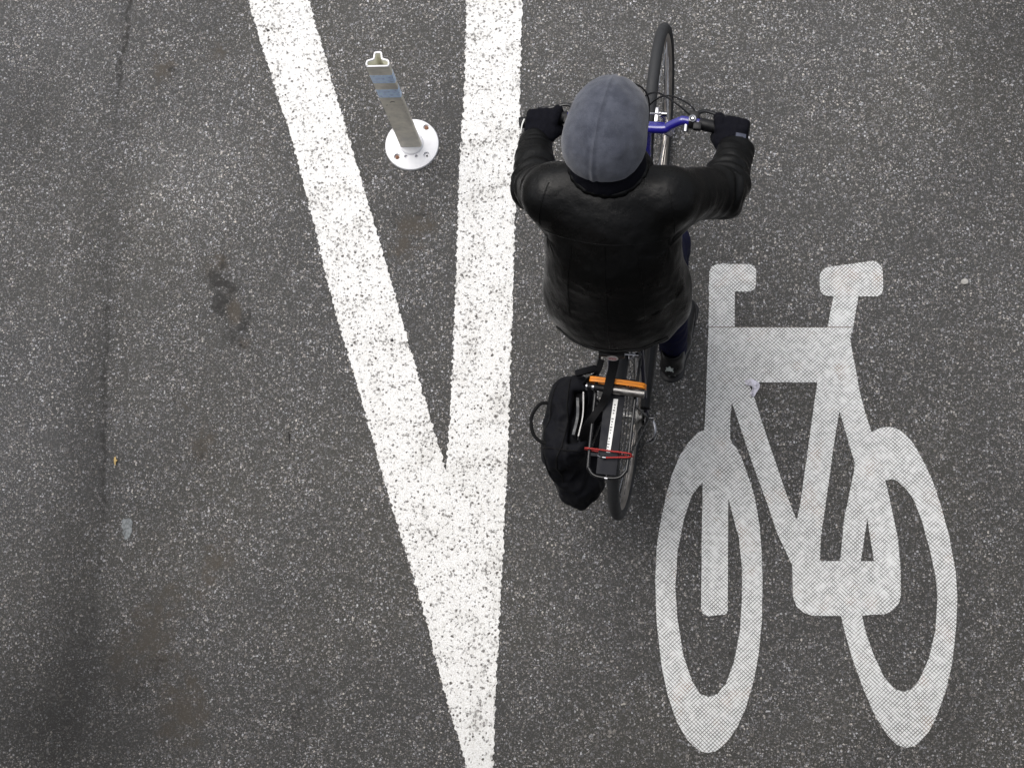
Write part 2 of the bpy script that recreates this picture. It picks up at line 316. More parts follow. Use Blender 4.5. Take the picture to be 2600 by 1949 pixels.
# ------------------------------------------------------------------ smooth bodies: distance fields meshed by surface nets
class Field:
    def __init__(s, lo, hi, h):
        s.lo = np.array(lo, np.float32); s.h = h
        n = np.ceil((np.array(hi) - np.array(lo))/h).astype(int) + 1
        ax = [s.lo[i] + h*np.arange(n[i], dtype=np.float32) for i in range(3)]
        s.X, s.Y, s.Z = np.meshgrid(*ax, indexing='ij'); s.D = np.full(s.X.shape, 1e3, np.float32)
    def cap(s, a, b, ra, rb, flat=None):
        a = np.array(a, np.float32); b = np.array(b, np.float32); ab = b - a
        px, py, pz = s.X - a[0], s.Y - a[1], s.Z - a[2]
        h = np.clip((px*ab[0] + py*ab[1] + pz*ab[2])/max(float(ab @ ab), 1e-9), 0, 1)
        qx, qy, qz = px - h*ab[0], py - h*ab[1], pz - h*ab[2]
        if flat is not None:      # squash along a direction
            f = np.array(flat[0], np.float32); f /= np.linalg.norm(f); d = qx*f[0] + qy*f[1] + qz*f[2]; k = 1/flat[1] - 1
            qx, qy, qz = qx + d*k*f[0], qy + d*k*f[1], qz + d*k*f[2]
        return np.sqrt(qx*qx + qy*qy + qz*qz) - (ra + (rb - ra)*h)
    def ell(s, c, r, rot=None):
        p = np.stack([s.X - c[0], s.Y - c[1], s.Z - c[2]], -1).astype(np.float32)
        if rot is not None: p = p @ np.array(rot.to_3x3(), np.float32)
        r = np.array(r, np.float32); k0 = np.linalg.norm(p/r, axis=-1); k1 = np.linalg.norm(p/(r*r), axis=-1)
        return k0*(k0 - 1)/np.maximum(k1, 1e-6)
    def box(s, c, hs, r, rot=None):
        p = np.stack([s.X - c[0], s.Y - c[1], s.Z - c[2]], -1).astype(np.float32)
        if rot is not None: p = p @ np.array(rot.to_3x3(), np.float32)
        q = np.abs(p) - (np.array(hs, np.float32) - r)
        return np.linalg.norm(np.maximum(q, 0), axis=-1) + np.minimum(q.max(-1), 0) - r
    def add(s, d, k=.02):
        h = np.maximum(k - np.abs(s.D - d), 0)/k; s.D = np.minimum(s.D, d) - h*h*k*.25; return s
    def cut(s, d, k=.01):
        d = -d; h = np.maximum(k - np.abs(s.D - d), 0)/k; s.D = np.maximum(s.D, d) + h*h*k*.25; return s
    def mesh(s):
        D = s.D; D[0] = D[-1] = 1; D[:, 0] = D[:, -1] = 1; D[:, :, 0] = D[:, :, -1] = 1
        n = np.array(D.shape); ins = D < 0
        acc = np.zeros((*(n-1), 3), np.float32); cnt = np.zeros(tuple(n-1), np.float32); edges = []
        for a in range(3):
            sl0 = [slice(None)]*3; sl1 = [slice(None)]*3; sl0[a] = slice(0, -1); sl1[a] = slice(1, None)
            e = ins[tuple(sl0)] != ins[tuple(sl1)]; idx = np.argwhere(e)
            d0 = D[tuple(sl0)][e]; d1 = D[tuple(sl1)][e]
            pos = idx.astype(np.float32); pos[:, a] += d0/(d0 - d1); edges.append((idx, d0 < 0))
            o = [i for i in range(3) if i != a]
            for bq in (0, 1):
                for cq in (0, 1):
                    c = idx.copy(); c[:, o[0]] -= bq; c[:, o[1]] -= cq
                    ok = (c >= 0).all(1) & (c < (n-1)).all(1); cc = c[ok]
                    np.add.at(acc, (cc[:, 0], cc[:, 1], cc[:, 2]), pos[ok]); np.add.at(cnt, (cc[:, 0], cc[:, 1], cc[:, 2]), 1)
        m = cnt > 0; vid = np.full(cnt.shape, -1, np.int64); vid[m] = np.arange(m.sum())
        V = acc[m]/cnt[m][:, None]*s.h + s.lo; Fs = []
        for a, (idx, pos_in) in enumerate(edges):
            o = [(a+1) % 3, (a+2) % 3]; q = []
            for (bq, cq) in ((1, 1), (0, 1), (0, 0), (1, 0)):
                c = idx.copy(); c[:, o[0]] -= bq; c[:, o[1]] -= cq; q.append(vid[c[:, 0], c[:, 1], c[:, 2]])
            q = np.stack(q, 1); q[~pos_in] = q[~pos_in][:, ::-1]; Fs.append(q)
        return V, np.concatenate(Fs)
    def build(s, name, mat, parent=None, disp=None, mw=None, relax=3):
        V, Fc = s.mesh(); me = bpy.data.meshes.new(name)
        me.vertices.add(len(V)); me.loops.add(len(Fc)*4); me.polygons.add(len(Fc))
        # light relaxing of the grid pattern
        e = np.concatenate([Fc[:, [0, 1]], Fc[:, [1, 2]], Fc[:, [2, 3]], Fc[:, [3, 0]]])
        for it in range(relax*2):
            sm = np.zeros_like(V); ct = np.zeros(len(V), np.float32)
            np.add.at(sm, e[:, 0], V[e[:, 1]]); np.add.at(ct, e[:, 0], 1); np.add.at(sm, e[:, 1], V[e[:, 0]]); np.add.at(ct, e[:, 1], 1)
            V = V + (.5 if it % 2 == 0 else -.53)*(sm/ct[:, None] - V)
        me.vertices.foreach_set('co', V.astype(np.float32).ravel()); me.loops.foreach_set('vertex_index', Fc.astype(np.int32).ravel())
        me.polygons.foreach_set('loop_start', np.arange(0, len(Fc)*4, 4, dtype=np.int32)); me.update(calc_edges=True); me.validate()
        if disp:
            nr = np.empty(len(V)*3, np.float32); me.vertices.foreach_get('normal', nr); nr = nr.reshape(-1, 3)
            d = np.array([disp(Vector(p), Vector(q)) for p, q in zip(V.tolist(), nr.tolist())], np.float32)
            me.vertices.foreach_set('co', (V + nr*d[:, None]).astype(np.float32).ravel()); me.update()
        me.polygons.foreach_set('use_smooth', [True]*len(me.polygons)); me.materials.append(mat)
        o = bpy.data.objects.new(name, me); C.objects.link(o)
        if parent is not None: o.parent = parent
        if mw is not None: o.matrix_world = mw
        return o
def ridged(p, s, seed=0):   # soft crease pattern
    return 1 - abs(noise.noise(Vector((p.x*s[0] + seed, p.y*s[1] - seed, p.z*s[2] + 2*seed))))*2.2

# ------------------------------------------------------------------ the setting
def neutral_tone(o):
    at = o.data.attributes.new('tone_falloff', 'FLOAT', 'POINT'); at.data.foreach_set('value', [.5]*len(o.data.vertices)); return o
def contour_mesh(loops, thick, z0):
    tris = tessellate_polygon([[Vector((p.x, p.y, 0)) for p in L] for L in loops])
    flat = [p for L in loops for p in L]; n = len(flat)
    V = [(p.x, p.y, z0 + thick) for p in flat] + [(p.x, p.y, z0) for p in flat]; Fc = [tuple(t_) for t_ in tris]; s = 0
    for L in loops:
        for i in range(len(L)):
            j = (i+1) % len(L); Fc.append((s+i, s+j, n+s+j, n+s+i))
        s += len(L)
    return V, Fc
def densify(L, step, jit, closed=True, seed=0):
    out = []
    for i in range(len(L)):
        a, b_ = L[i], L[(i+1) % len(L)]; d = (b_ - a); k = max(1, int(d.length/step)); nn = Vector((-d.y, d.x, 0)).normalized() if d.length else Vector()
        for j in range(k):
            p = a + d*(j/k); q = noise.noise(Vector((p.x*70 + seed, p.y*70, 0)))*1.3 + noise.noise(Vector((p.x*180, p.y*180 + seed, 5)))*.8
            out.append(p + nn*q*jit)
    return out

def road():
    def axis(lo, hi, st, far):
        a = list(np.arange(lo, hi + st/2, st)); s, x = st, a[-1]; up = []
        while x < far: s *= 1.6; x += s; up.append(x)
        s, x = st, a[0]; dn = []
        while x > -far: s *= 1.6; x -= s; dn.append(x)
        return np.array(dn[::-1] + a + up)
    xs = axis(-2.7, 1.75, .0125, 1200); ys = axis(-.6, 2.85, .0125, 1200)
    X, Y = np.meshgrid(xs, ys, indexing='ij'); Z = np.zeros_like(X); S = np.zeros((*X.shape, 4), np.float32); S[..., 3] = 1
    def blob(px, py, rx, ry, ang=0, soft=1.0):
        c = P(px, py); a = math.radians(ang); dx, dy = X - c.x, Y - c.y
        u = (dx*math.cos(a) + dy*math.sin(a))/rx; v = (-dx*math.sin(a) + dy*math.cos(a))/ry
        return np.clip(1.25 - np.sqrt(u*u + v*v), 0, 1)**soft
    # worn hollow with bare brown earth in it, and dark rims
    core = blob(592, 795, .024, .045, 12); Zr = blob(585, 770, .05, .12, 12)
    for (px, py, rx, ry, k) in ((545, 705, .045, .055, .80), (585, 728, .035, .035, .56), (552, 775, .035, .055, .82), (625, 815, .035, .06, .74), (590, 855, .045, .04, .62), (570, 660, .03, .04, .4)): S[..., 1] += k*blob(px, py, rx, ry)
    S[..., 1] += .40*blob(585, 770, .055, .125, 12); S[..., 1] = np.clip(S[..., 1], 0, 1) - core; S[..., 0] += core*1.0 + .4*Zr; Z -= .007*np.clip(core*1.5, 0, 1) + .006*Zr
    for (px, py, rx, ry, k) in ((550, 665, .04, .05, .9), (615, 870, .03, .03, .8), (415, 185, .05, .06, .9), (545, 140, .04, .06, .7), (1045, 600, .11, .11, .55), (1055, 575, .05, .05, .5), (1015, 640, .04, .03, .5),
                                (660, 350, .06, .07, .5), (520, 1130, .05, .08, .8), (480, 1010, .05, .06, .5), (560, 1415, .05, .08, .8), (395, 1600, .08, .10, .8), (470, 1800, .09, .13, 1.0), (300, 1700, .10, .12, .6),
                                (380, 1380, .09, .06, .5), (480, 1500, .10, .08, .5), (700, 1580, .07, .05, .3), (330, 60, .12, .2, .4), (2480, 860, .05, .07, .5), (2120, 900, .05, .1, .4), (850, 1260, .06, .04, .4), (790, 380, .05, .06, .5)):
        S[..., 0] += .62*k*blob(px, py, rx*1.5, ry*1.5)
    for (px, py, rx, ry, k) in ((755, 1810, .035, .05, .55), (800, 1755, .03, .012, .5), (440, 1020, .012, .012, 1.0), (695, 1065, .006, .03, .0), (505, 1150, .03, .05, .6), (2310, 145, .02, .012, .6), (1000, 560, .012, .07, .7), (1075, 545, .05, .012, .6), (1050, 615, .03, .03, .5), (440, 180, .03, .05, .5), (620, 880, .012, .008, 1.2), (400, 1690, .05, .05, .5), (355, 1750, .05, .06, .4)):
        S[..., 1] += k*blob(px, py, rx, ry)
    Tf = np.full(X.shape, .5)  # broad tone patches, plus light falloff to bottom and edges put into the colour
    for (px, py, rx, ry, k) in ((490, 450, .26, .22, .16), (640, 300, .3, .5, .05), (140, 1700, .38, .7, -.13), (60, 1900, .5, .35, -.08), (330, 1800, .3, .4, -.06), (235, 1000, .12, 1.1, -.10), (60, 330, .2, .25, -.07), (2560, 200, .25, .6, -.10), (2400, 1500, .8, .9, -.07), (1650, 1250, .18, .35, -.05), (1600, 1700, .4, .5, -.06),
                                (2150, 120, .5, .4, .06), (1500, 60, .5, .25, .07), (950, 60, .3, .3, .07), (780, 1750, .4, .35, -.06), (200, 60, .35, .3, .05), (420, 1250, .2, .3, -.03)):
        Tf += k*blob(px, py, rx*1.2, ry*1.2, soft=1.3)
    # long joint between two laid lanes of asphalt
    pts = [P(330, -60), P(322, 100), P(300, 240), P(285, 420), P(280, 620), P(268, 900), P(268, 1080), P(262, 1210), P(252, 1420), P(225, 1700), P(205, 2000)]
    py_ = np.array([p.y for p in pts])[::-1]; px_ = np.array([p.x for p in pts])[::-1]
    sx_ = np.interp(Y, py_, px_); d = X - sx_
    wob = .006*np.sin(Y*9) + .004*np.sin(Y*31)
    inr = ((Y > -.6) & (Y < 2.9)).astype(float)
    vis = np.interp(Y, [p.y for p in (P(0, 1949), P(0, 1500), P(0, 1350), P(0, 1200), P(0, 900), P(0, 500), P(0, 260), P(0, 150), P(0, 0))], [.0, .25, .5, .9, .75, .25, .5, 1.0, 1.0])
    S[..., 1] += inr*vis*(.30*np.exp(-((d + .03)/.05)**2) + .72*np.exp(-((d + wob)/.009)**2)); Z -= inr*vis*.004*np.exp(-((d + wob)/.014)**2)
    # warm tint of the lane right of the joint, dark oily band at the lower left
    S[..., 2] += .35/(1 + np.exp(-d/.08))
    bx = P(200, 1650); S[..., 1] += .22*np.exp(-(((X - bx.x - .10*(Y - bx.y))/.17)**2))*np.clip((P(0, 1150).y - Y)/.7, 0, 1)
    n, m = X.shape; V = np.stack([X, Y, Z], -1).reshape(-1, 3)
    i, j = np.meshgrid(np.arange(n-1), np.arange(m-1), indexing='ij'); a = (i*m + j).ravel(); Fc = np.stack([a, a+m, a+m+1, a+1], 1)
    me = bpy.data.meshes.new('road'); me.vertices.add(len(V)); me.loops.add(len(Fc)*4); me.polygons.add(len(Fc))
    me.vertices.foreach_set('co', V.astype(np.float32).ravel()); me.loops.foreach_set('vertex_index', Fc.astype(np.int32).ravel())
    me.polygons.foreach_set('loop_start', np.arange(0, len(Fc)*4, 4, dtype=np.int32)); me.update(calc_edges=True)
    me.polygons.foreach_set('use_smooth', [True]*len(Fc))
    at = me.attributes.new('stain', 'FLOAT_COLOR', 'POINT'); at.data.foreach_set('color', np.clip(S, 0, 1).reshape(-1).astype(np.float32))
    at = me.attributes.new('tone_falloff', 'FLOAT', 'POINT'); at.data.foreach_set('value', Tf.reshape(-1).astype(np.float32))
    me.materials.append(mt_road); o = bpy.data.objects.new('road', me); C.objects.link(o); return tag(o, kind='structure')
road()

# footbridge assumed under the camera, out of view: shaped to keep sky off the near road
fb = MB(); fb.box((0, -5.22, 2.12), (240, 10.0, .40), bev=.02); fb.box((0, -.36, 2.38), (240, .18, .12), bev=.01)
for x_ in (-42, -14, 14, 42): fb.box((x_, -5.2, .96), (.7, 6.0, 1.92), bev=.03)
tag(fb.build('unseen_footbridge', M['concrete'], smooth=False), 'grey concrete footbridge deck out of view, shaped to shade the near road', 'unseen_footbridge', kind='structure')

# white V of two merging lane lines
vo = [(600, -90), (630, 0), (700, 228), (745, 366), (798, 570), (818, 659), (855, 803), (895, 938), (915, 1003), (966, 1189), (1043, 1441), (1063, 1512), (1069, 1522), (1095, 1624), (1129, 1756), (1186, 1949), (1242, 2140),
      (1252, 1949), (1272, 1492), (1287, 1217), (1295, 1000), (1308, 564), (1321, 298), (1320, 239), (1326, 54), (1327, 0), (1330, -90), (1188, -90), (1185, 0), (1181, 190), (1165, 450), (1158, 700), (1146, 1000), (1133, 1196),
      (1075, 1000), (978, 660), (911, 434), (883, 338), (800, 57), (784, 0), (757, -90)]
dv = (P(*vo[0]) - P(*vo[1])).normalized(); dr = (P(*vo[26]) - P(*vo[25])).normalized()
A = [P(*p) for p in vo]
A = [A[-1] + dv*6, A[0] + dv*6] + A[:26] + [A[26], A[26] + dr*6, A[27] + dr*6] + A[27:]
V, Fc = contour_mesh([densify(A, .005, .0062)], .003, .0005)
tag(neutral_tone(link('lane_line', V, Fc, mt_paint, smooth=False)), 'thick pitted white V of two lane lines merging to a point beside the cyclist', 'road marking', kind='structure')

# bicycle symbol
bo = [(1801, 690), (1806, 678), (1821, 671), (1901, 671), (1915, 676), (1920, 687), (1920, 722), (1916, 734), (1905, 740), (1888, 741), (1866, 740), (1865, 831), (2101, 831), (2116, 752), (2099, 752), (2091, 749), (2083, 740), (2081, 727), (2081, 699), (2087, 687), (2100, 679), (2214, 663), (2227, 665), (2238, 676), (2241, 692), (2242, 733), (2238, 747), (2229, 753), (2179, 753), (2166, 831), (2158, 859), (2161, 879), (2181, 985), (2184, 1000), (2196, 1046), (2213, 1098),
      (2225, 1090), (2240, 1085), (2255, 1083), (2270, 1086), (2285, 1093), (2301, 1105), (2320, 1128), (2342, 1167), (2366, 1217), (2387, 1278), (2409, 1358), (2426, 1451), (2430, 1514), (2428, 1586), (2417, 1683), (2400, 1755), (2379, 1814), (2358, 1856), (2332, 1886), (2316, 1894), (2299, 1897), (2278, 1890), (2252, 1865), (2223, 1818), (2193, 1751), (2164, 1671), (2147, 1612), (2135, 1563),
      (2062, 1562), (2041, 1555), (2022, 1538), (2013, 1514), (2011, 1434), (1990, 1388), (1975, 1358), (1944, 1267), (1914, 1187), (1885, 1102), (1866, 1043), (1858, 1022), (1854, 1065), (1854, 1115), (1859, 1125), (1870, 1139), (1881, 1158), (1898, 1204), (1916, 1261), (1929, 1337), (1934, 1409), (1936, 1476), (1934, 1578), (1927, 1654), (1914, 1726), (1893, 1797), (1872, 1844), (1843, 1886), (1817, 1906), (1796, 1910), (1775, 1905), (1746, 1878), (1720, 1835), (1695, 1764), (1678, 1679), (1667, 1578), (1664, 1476), (1667, 1392), (1674, 1340), (1690, 1262), (1705, 1208), (1727, 1154), (1749, 1122), (1770, 1099), (1788, 1092), (1790, 1065), (1793, 1000), (1795, 933), (1799, 831)]
hA = [(1912, 971), (2075, 971), (2058, 1090), (2032, 1277), (2023, 1322), (1995, 1250), (1935, 1074), (1913, 1002), (1900, 975)]
hB = [(2131, 1043), (2170, 1174), (2168, 1195), (2151, 1280), (2144, 1310), (2133, 1424), (2081, 1424), (2084, 1362), (2102, 1240), (2115, 1140)]
hC = [(2202, 1316), (2219, 1424), (2185, 1424)]
hD = [(2247, 1220), (2261, 1216), (2277, 1220), (2301, 1241), (2320, 1269), (2340, 1320), (2362, 1400), (2377, 1472), (2380, 1519), (2375, 1599), (2358, 1671), (2333, 1726), (2312, 1749), (2295, 1755), (2273, 1749), (2244, 1717), (2218, 1662), (2200, 1612), (2188, 1562), (2214, 1559), (2244, 1559), (2265, 1550), (2282, 1531), (2287, 1510), (2285, 1426), (2278, 1358), (2257, 1260)]
hE = [(1784, 1224), (1782, 1360), (1780, 1544), (1784, 1557), (1798, 1564), (1843, 1559), (1848, 1548), (1848, 1451), (1849, 1264), (1876, 1365), (1884, 1443), (1884, 1514), (1879, 1599), (1864, 1679), (1843, 1734), (1822, 1761), (1800, 1768), (1779, 1761), (1758, 1730), (1735, 1662), (1720, 1569), (1715, 1493), (1720, 1400), (1737, 1316), (1757, 1256), (1770, 1240)]
loops = [densify([P(*p) for p in L], .02, .0007, seed=i) for i, L in enumerate((bo, hA, hB, hC, hD, hE))]
V, Fc = contour_mesh(loops, .003, .0005)
tag(neutral_tone(link('bicycle_symbol', V, Fc, mt_sten, smooth=False)), 'large pale grey bicycle symbol with a cross-hatched surface on the asphalt', 'road marking', kind='structure')

# ------------------------------------------------------------------ lane post
DC = P(1046, 367, .006)
post = empty('lane_post', 'worn white plastic lane post with two blue bands, bolted down inside the white V', 'lane post', loc=(DC.x, DC.y, 0))
bm = bmesh.new()
prof = [(.0, .022), (.038, .022), (.042, .020), (.0455, .0145), (.086, .012), (.0985, .009), (.101, .004), (.101, .0006), (0, .0006)]
n = 96; rows = []
for (r_, z_) in prof:
    rows.append([bm.verts.new((0, 0, z_))] if r_ == 0 else [bm.verts.new((r_*math.cos(2*math.pi*k/n), r_*math.sin(2*math.pi*k/n), z_)) for k in range(n)])
for a_, b_ in zip(rows, rows[1:]):
    for k in range(n):
        k2 = (k+1) % n
        if len(a_) == 1: bm.faces.new((a_[0], b_[k], b_[k2]))
        elif len(b_) == 1: bm.faces.new((a_[k], b_[0], a_[k2]))
        else: bm.faces.new((a_[k], b_[k], b_[k2], a_[k2]))
bmesh.ops.recalc_face_normals(bm, faces=bm.faces)
me = bpy.data.meshes.new('base_plate'); bm.to_mesh(me); bm.free(); me.materials.append(M['plastic'])
base = bpy.data.objects.new('base_plate', me); C.objects.link(base); base.parent = post
for p_ in me.polygons: p_.use_smooth = True
def zp(X_, Y_, z_): q = P(880 + X_/4.607, 100 + Y_/4.607, z_); return Vector((q.x - DC.x, q.y - DC.y, z_))
holes = [(zp(932, 1028, .012), .0112), (zp(590, 1372, .012), .0112), (zp(935, 1352, .012), .0112), (zp(566, 1045, .012), .0112), (zp(694, 1371, .012), .0058), (zp(818, 1369, .012), .0058)]
cut = MB()
for (q, r_) in holes: cut.cyl((q.x, q.y, .0035), (q.x, q.y, .05), r_, r_*1.12, 20)
co_ = cut.build('cutter', M['plastic'], post, auto=False)
md = base.modifiers.new('holes', 'BOOLEAN'); md.operation = 'DIFFERENCE'; md.solver = 'EXACT'; md.object = co_
bpy.context.view_layer.update(); dg = bpy.context.evaluated_depsgraph_get(); me2 = bpy.data.meshes.new_from_object(base.evaluated_get(dg)); base.modifiers.clear(); base.data = me2
bpy.data.objects.remove(co_)
bm = bmesh.new(); bm.from_mesh(me2)
for e in bm.edges:
    if len(e.link_faces) == 2 and e.calc_face_angle(0) > math.radians(30): e.smooth = False
bm.to_mesh(me2); bm.free()
for k in (0, 1, 3):
    q = holes[k][0]; bb = MB(); bb.cyl((q.x, q.y, .003), (q.x, q.y, .0088), .0080, .0074, 12); bb.cyl((q.x, q.y, .0085), (q.x, q.y, .0108), .0045, .004, 6); bb.build('bolt', M['copper'], post)
q = holes[2][0]; bb = MB(); bb.tube([(q.x, q.y - .001, .004), (q.x + .002, q.y - .003, .011)], .003, 8); bb.build('bolt', M['scuff'], post)['label'] = 'sheared dark bolt'
# hollow post: wide flat face to the south, narrow nub at the back
def ppath(s_=1.0):
    pts = [(-.031, -.016), (.031, -.016), (.0365, -.012), (.038, -.004), (.035, .005), (.026, .009), (.016, .012), (.0142, .018), (.0125, .030), (.008, .035), (-.008, .035), (-.0125, .030), (-.0142, .018), (-.016, .012), (-.026, .009), (-.035, .005), (-.038, -.004), (-.0365, -.012)]
    p = [Vector((x, y, 0)) for x, y in pts]; out = []
    for i in range(len(p)):
        a, b_, c, d = p[i-1], p[i], p[(i+1) % len(p)], p[(i+2) % len(p)]
        for k in range(3):
            t_ = k/3; v = .5*((2*b_) + (c-a)*t_ + (2*a-5*b_+4*c-d)*t_*t_ + (3*b_-a-3*c+d)*t_**3)
            if i == 0: v = b_.lerp(c, t_)
            out.append(v)
    return out
def inset(L, w):
    o = []
    for i in range(len(L)):
        d = (L[(i+1) % len(L)] - L[i-1]).normalized(); o.append(L[i] + Vector((-d.y, d.x, 0))*w)
    return o
outer = ppath(); inner = inset(outer, .0035); HT = .697
PO = zp(752, 1195, .03); PO = Vector((PO.x, PO.y - .002, 0))
def prism(loop_o, loop_i, z0, z1, sc0=1.04, sc1=1.0, seg=24, wob=.0):
    V = []; n = len(loop_o); Fc = []
    for k in range(seg+1):
        t_ = k/seg; z_ = z0 + (z1 - z0)*t_; s_ = sc0 + (sc1 - sc0)*(z_/HT); ox = wob*math.sin(z_*9)
        for p in loop_o: V.append((PO.x + p.x*s_ + ox, PO.y + p.y*s_, z_))
    for k in range(seg):
        for i in range(n): j = (i+1) % n; Fc.append((k*n+i, k*n+j, (k+1)*n+j, (k+1)*n+i))
    b0 = len(V)
    for k in range(seg+1):
        t_ = k/seg; z_ = z1 - (z1 - z0)*t_; s_ = sc0 + (sc1 - sc0)*(z_/HT); ox = wob*math.sin(z_*9)
        for p in loop_i: V.append((PO.x + p.x*s_ + ox, PO.y + p.y*s_, z_))
    for i in range(n): j = (i+1) % n; Fc.append((seg*n+i, seg*n+j, b0+j, b0+i))
    for k in range(seg):
        for i in range(n): j = (i+1) % n; Fc.append((b0+k*n+i, b0+k*n+j, b0+(k+1)*n+j, b0+(k+1)*n+i))
    return V, Fc
V, Fc = prism(outer, inner, .0215, HT)
po = MB(); po.add(V, Fc); sh = po.build('post', M['postface'], post)
V, Fc = prism(inset(outer, -.0006), inset(outer, .0042), HT, HT + .004, sc0=1.0, seg=1)
r_ = MB(); r_.add(V, Fc); r_.build('rim', M['plastic'], post)
V, Fc = prism(inset(outer, .0037), inset(outer, .0047), .05, HT - .001, seg=8); r_ = MB(); r_.add(V, Fc); r_.build('lining', M['cream'], post)
for (za, zb) in ((.576, .634), (.462, .524)):
    V, Fc = prism(inset(outer, -.0008), inset(outer, .001), za, zb, seg=2); n_ = len(outer)
    bd = MB(); bd.add(V, Fc); bo_ = bd.build('reflective_band', M['blueband'], post)
for (dx, z_, l_, a_) in ((-.004, .425, .010, 1.0), (.004, .428, .012, 2.1), (-.022, .40, .008, .5), (.030, .47, .012, .3), (.031, .40, .014, .4), (.033, .61, .02, .2), (.030, .34, .016, .2), (-.030, .30, .02, .1)):
    sc_ = MB(); c_ = Vector((PO.x + dx*1.02, PO.y - .0166 + (.0012 if abs(dx) > .025 else 0), z_)); d_ = Vector((math.sin(a_)*l_/2, 0, math.cos(a_)*l_/2)); sc_.tube([c_ - d_, c_ + d_], .0013, 6, flat=.4)
    sc_.build('scuff_mark', M['scuff'], post)

# ------------------------------------------------------------------ litter
def flatbit(name, px, py, outline, mat, label, cat, th=.0015, z=.004, curl=.004):
    c = P(px, py); n = len(outline); V = []; Fc = []
    for (zz) in (th, 0):
        V.append((0, 0, z + zz + curl)); V += [(x, y, z + zz + curl*(.5 + .5*math.sin(3*x/.02 + y*90))) for x, y in outline]
    for i in range(n):
        j = (i+1) % n; Fc += [(0, 1+i, 1+j), (n+1, n+2+j, n+2+i), (1+i, n+2+i, n+2+j, 1+j)]
    o = link(name, V, Fc, mat, smooth=False); o.location = (c.x, c.y, 0); return tag(o, label, cat)
flatbit('plastic_scrap', 1912, 984, [(-.030, .024), (-.008, .030), (.014, .022), (.024, .012), (.021, -.004), (.010, -.020), (.004, -.032), (-.008, -.034), (-.012, -.022), (-.002, -.008), (-.006, .010), (-.024, .010)], M['scrap'], 'crumpled clear plastic scrap on the inner corner of the bicycle symbol', 'litter', curl=.006)
flatbit('paper_scrap', 322, 1342, [(-.021, .030), (-.012, .036), (-.004, .034), (.004, .039), (.013, .036), (.017, .028), (.021, .022), (.018, .008), (.021, -.002), (.020, -.014), (.014, -.024), (.013, -.034), (.004, -.036), (-.002, -.041), (-.006, -.034), (-.007, -.024), (-.014, -.016), (-.013, -.004), (-.020, .006), (-.018, .016)], simple('pale_scrap', (.115, .125, .13), .8, var=.6, vs=110, bump=.8, bs=300), 'flattened pale grey scrap stuck on the bare asphalt at left', 'litter', th=.0008, z=.0012, curl=.0005)
flatbit('dead_leaf', 294, 1171, [(-.006, .008), (.0, .018), (.004, .006), (.010, .004), (.003, -.004), (.002, -.016), (-.004, -.008)], M['leaf'], 'tiny yellow leaf beside the dark joint in the asphalt', 'leaf', curl=.003)
def pebble(px, py, r_, mat, label):
    c = P(px, py); bm = bmesh.new(); bmesh.ops.create_icosphere(bm, subdivisions=3, radius=r_)
    for v in bm.verts: k = 1 + .25*noise.noise(v.co*(1.2/r_) + Vector((px, 0, 0))); v.co = Vector((v.co.x*k*1.15, v.co.y*k, v.co.z*k*.55))
    me = bpy.data.meshes.new('pebble'); bm.to_mesh(me); bm.free(); me.materials.append(mat)
    for p_ in me.polygons: p_.use_smooth = True
    o = bpy.data.objects.new('pebble', me); C.objects.link(o); o.location = (c.x, c.y, r_*.38); tag(o, label, 'pebble')
pebble(2449, 716, .011, M['stone'], 'pale round pebble on the asphalt right of the bicycle symbol')
pebble(681, 79, .006, M['scuff'], 'black speck of grit near the top of the left white line')
pebble(894, 877, .005, M['scuff'], 'black grit at the outer edge of the left white line, mid height')
pebble(996, 865, .006, M['scuff'], 'black grit near the inner edge of the left white line')
pebble(610, 875, .005, M['scuff'], 'black bit of grit just below the worn hollow')
tw = MB(); c = P(734, 1112); tw.tube([(-.002, .022, .003), (.0, .004, .004), (.003, -.020, .003)], [.0022, .003, .002], 8)
o = tw.build('twig', M['scuff']); o.location = (c.x, c.y, 0); tag(o, 'short black twig on bare asphalt left of the white V', 'twig')

# ------------------------------------------------------------------ bicycle (its own frame: rear tyre contact at origin, +Y ahead)
RM = Matrix.Translation((.004, .832, .0)) @ Matrix.Rotation(math.radians(-6.0), 4, 'Z') @ Matrix.Rotation(math.radians(-4.5), 4, 'Y')
bike = empty('bicycle', 'blue city bicycle with a black rear rack, ridden away and leaning left', 'bicycle', mw=RM)
def tube(name, pts, r, mat, parent=bike, **kw): m_ = MB(); m_.tube(pts, r, **kw); return m_.build(name, mat, parent)
RT = .34
def wheel(name, y, rear):
    w = empty(name, None, None); w.parent = bike; w.location = (0, 0, 0)
    c = (0, y, RT); t_ = MB(); t_.ring(c, (1, 0, 0), RT - .020, [(.020*math.cos(a), .019*math.sin(a)) for a in [2*math.pi*k/16 for k in range(16)]], 128)
    t_.build('tyre', M['tyre'], w)
    r_ = MB(); r_.ring(c, (1, 0, 0), .300, [(.012, .0125), (.012, .0105), (.004, .0112), (.004, -.0085), (.012, -.0105), (.012, -.0125), (-.004, -.0120), (-.013, -.005), (-.013, .005), (-.004, .0120)], 128)
    r_.build('rim', M['rim'], w)
    h_ = MB(); h_.cyl((-.05, y, RT), (.05, y, RT), .007); h_.cyl((-.032, y, RT), (.032, y, RT), .015)
    for s in (-1, 1): h_.cyl((s*.028, y, RT), (s*.032, y, RT), .027)
    h_.build('hub', M['alu'], w)
    sp = MB()
    for k in range(32):
        s = 1 if k % 2 else -1; a = 2*math.pi*k/32; b_ = a + (.42 if (k//2) % 2 else -.42)
        sp.tube([(s*.030, y + .024*math.cos(b_), RT + .024*math.sin(b_)), (s*.002, y + .290*math.cos(a), RT + .290*math.sin(a))], .0011, 5, cap=False)
    sp.build('spokes', M['chrome'], w)
    return w
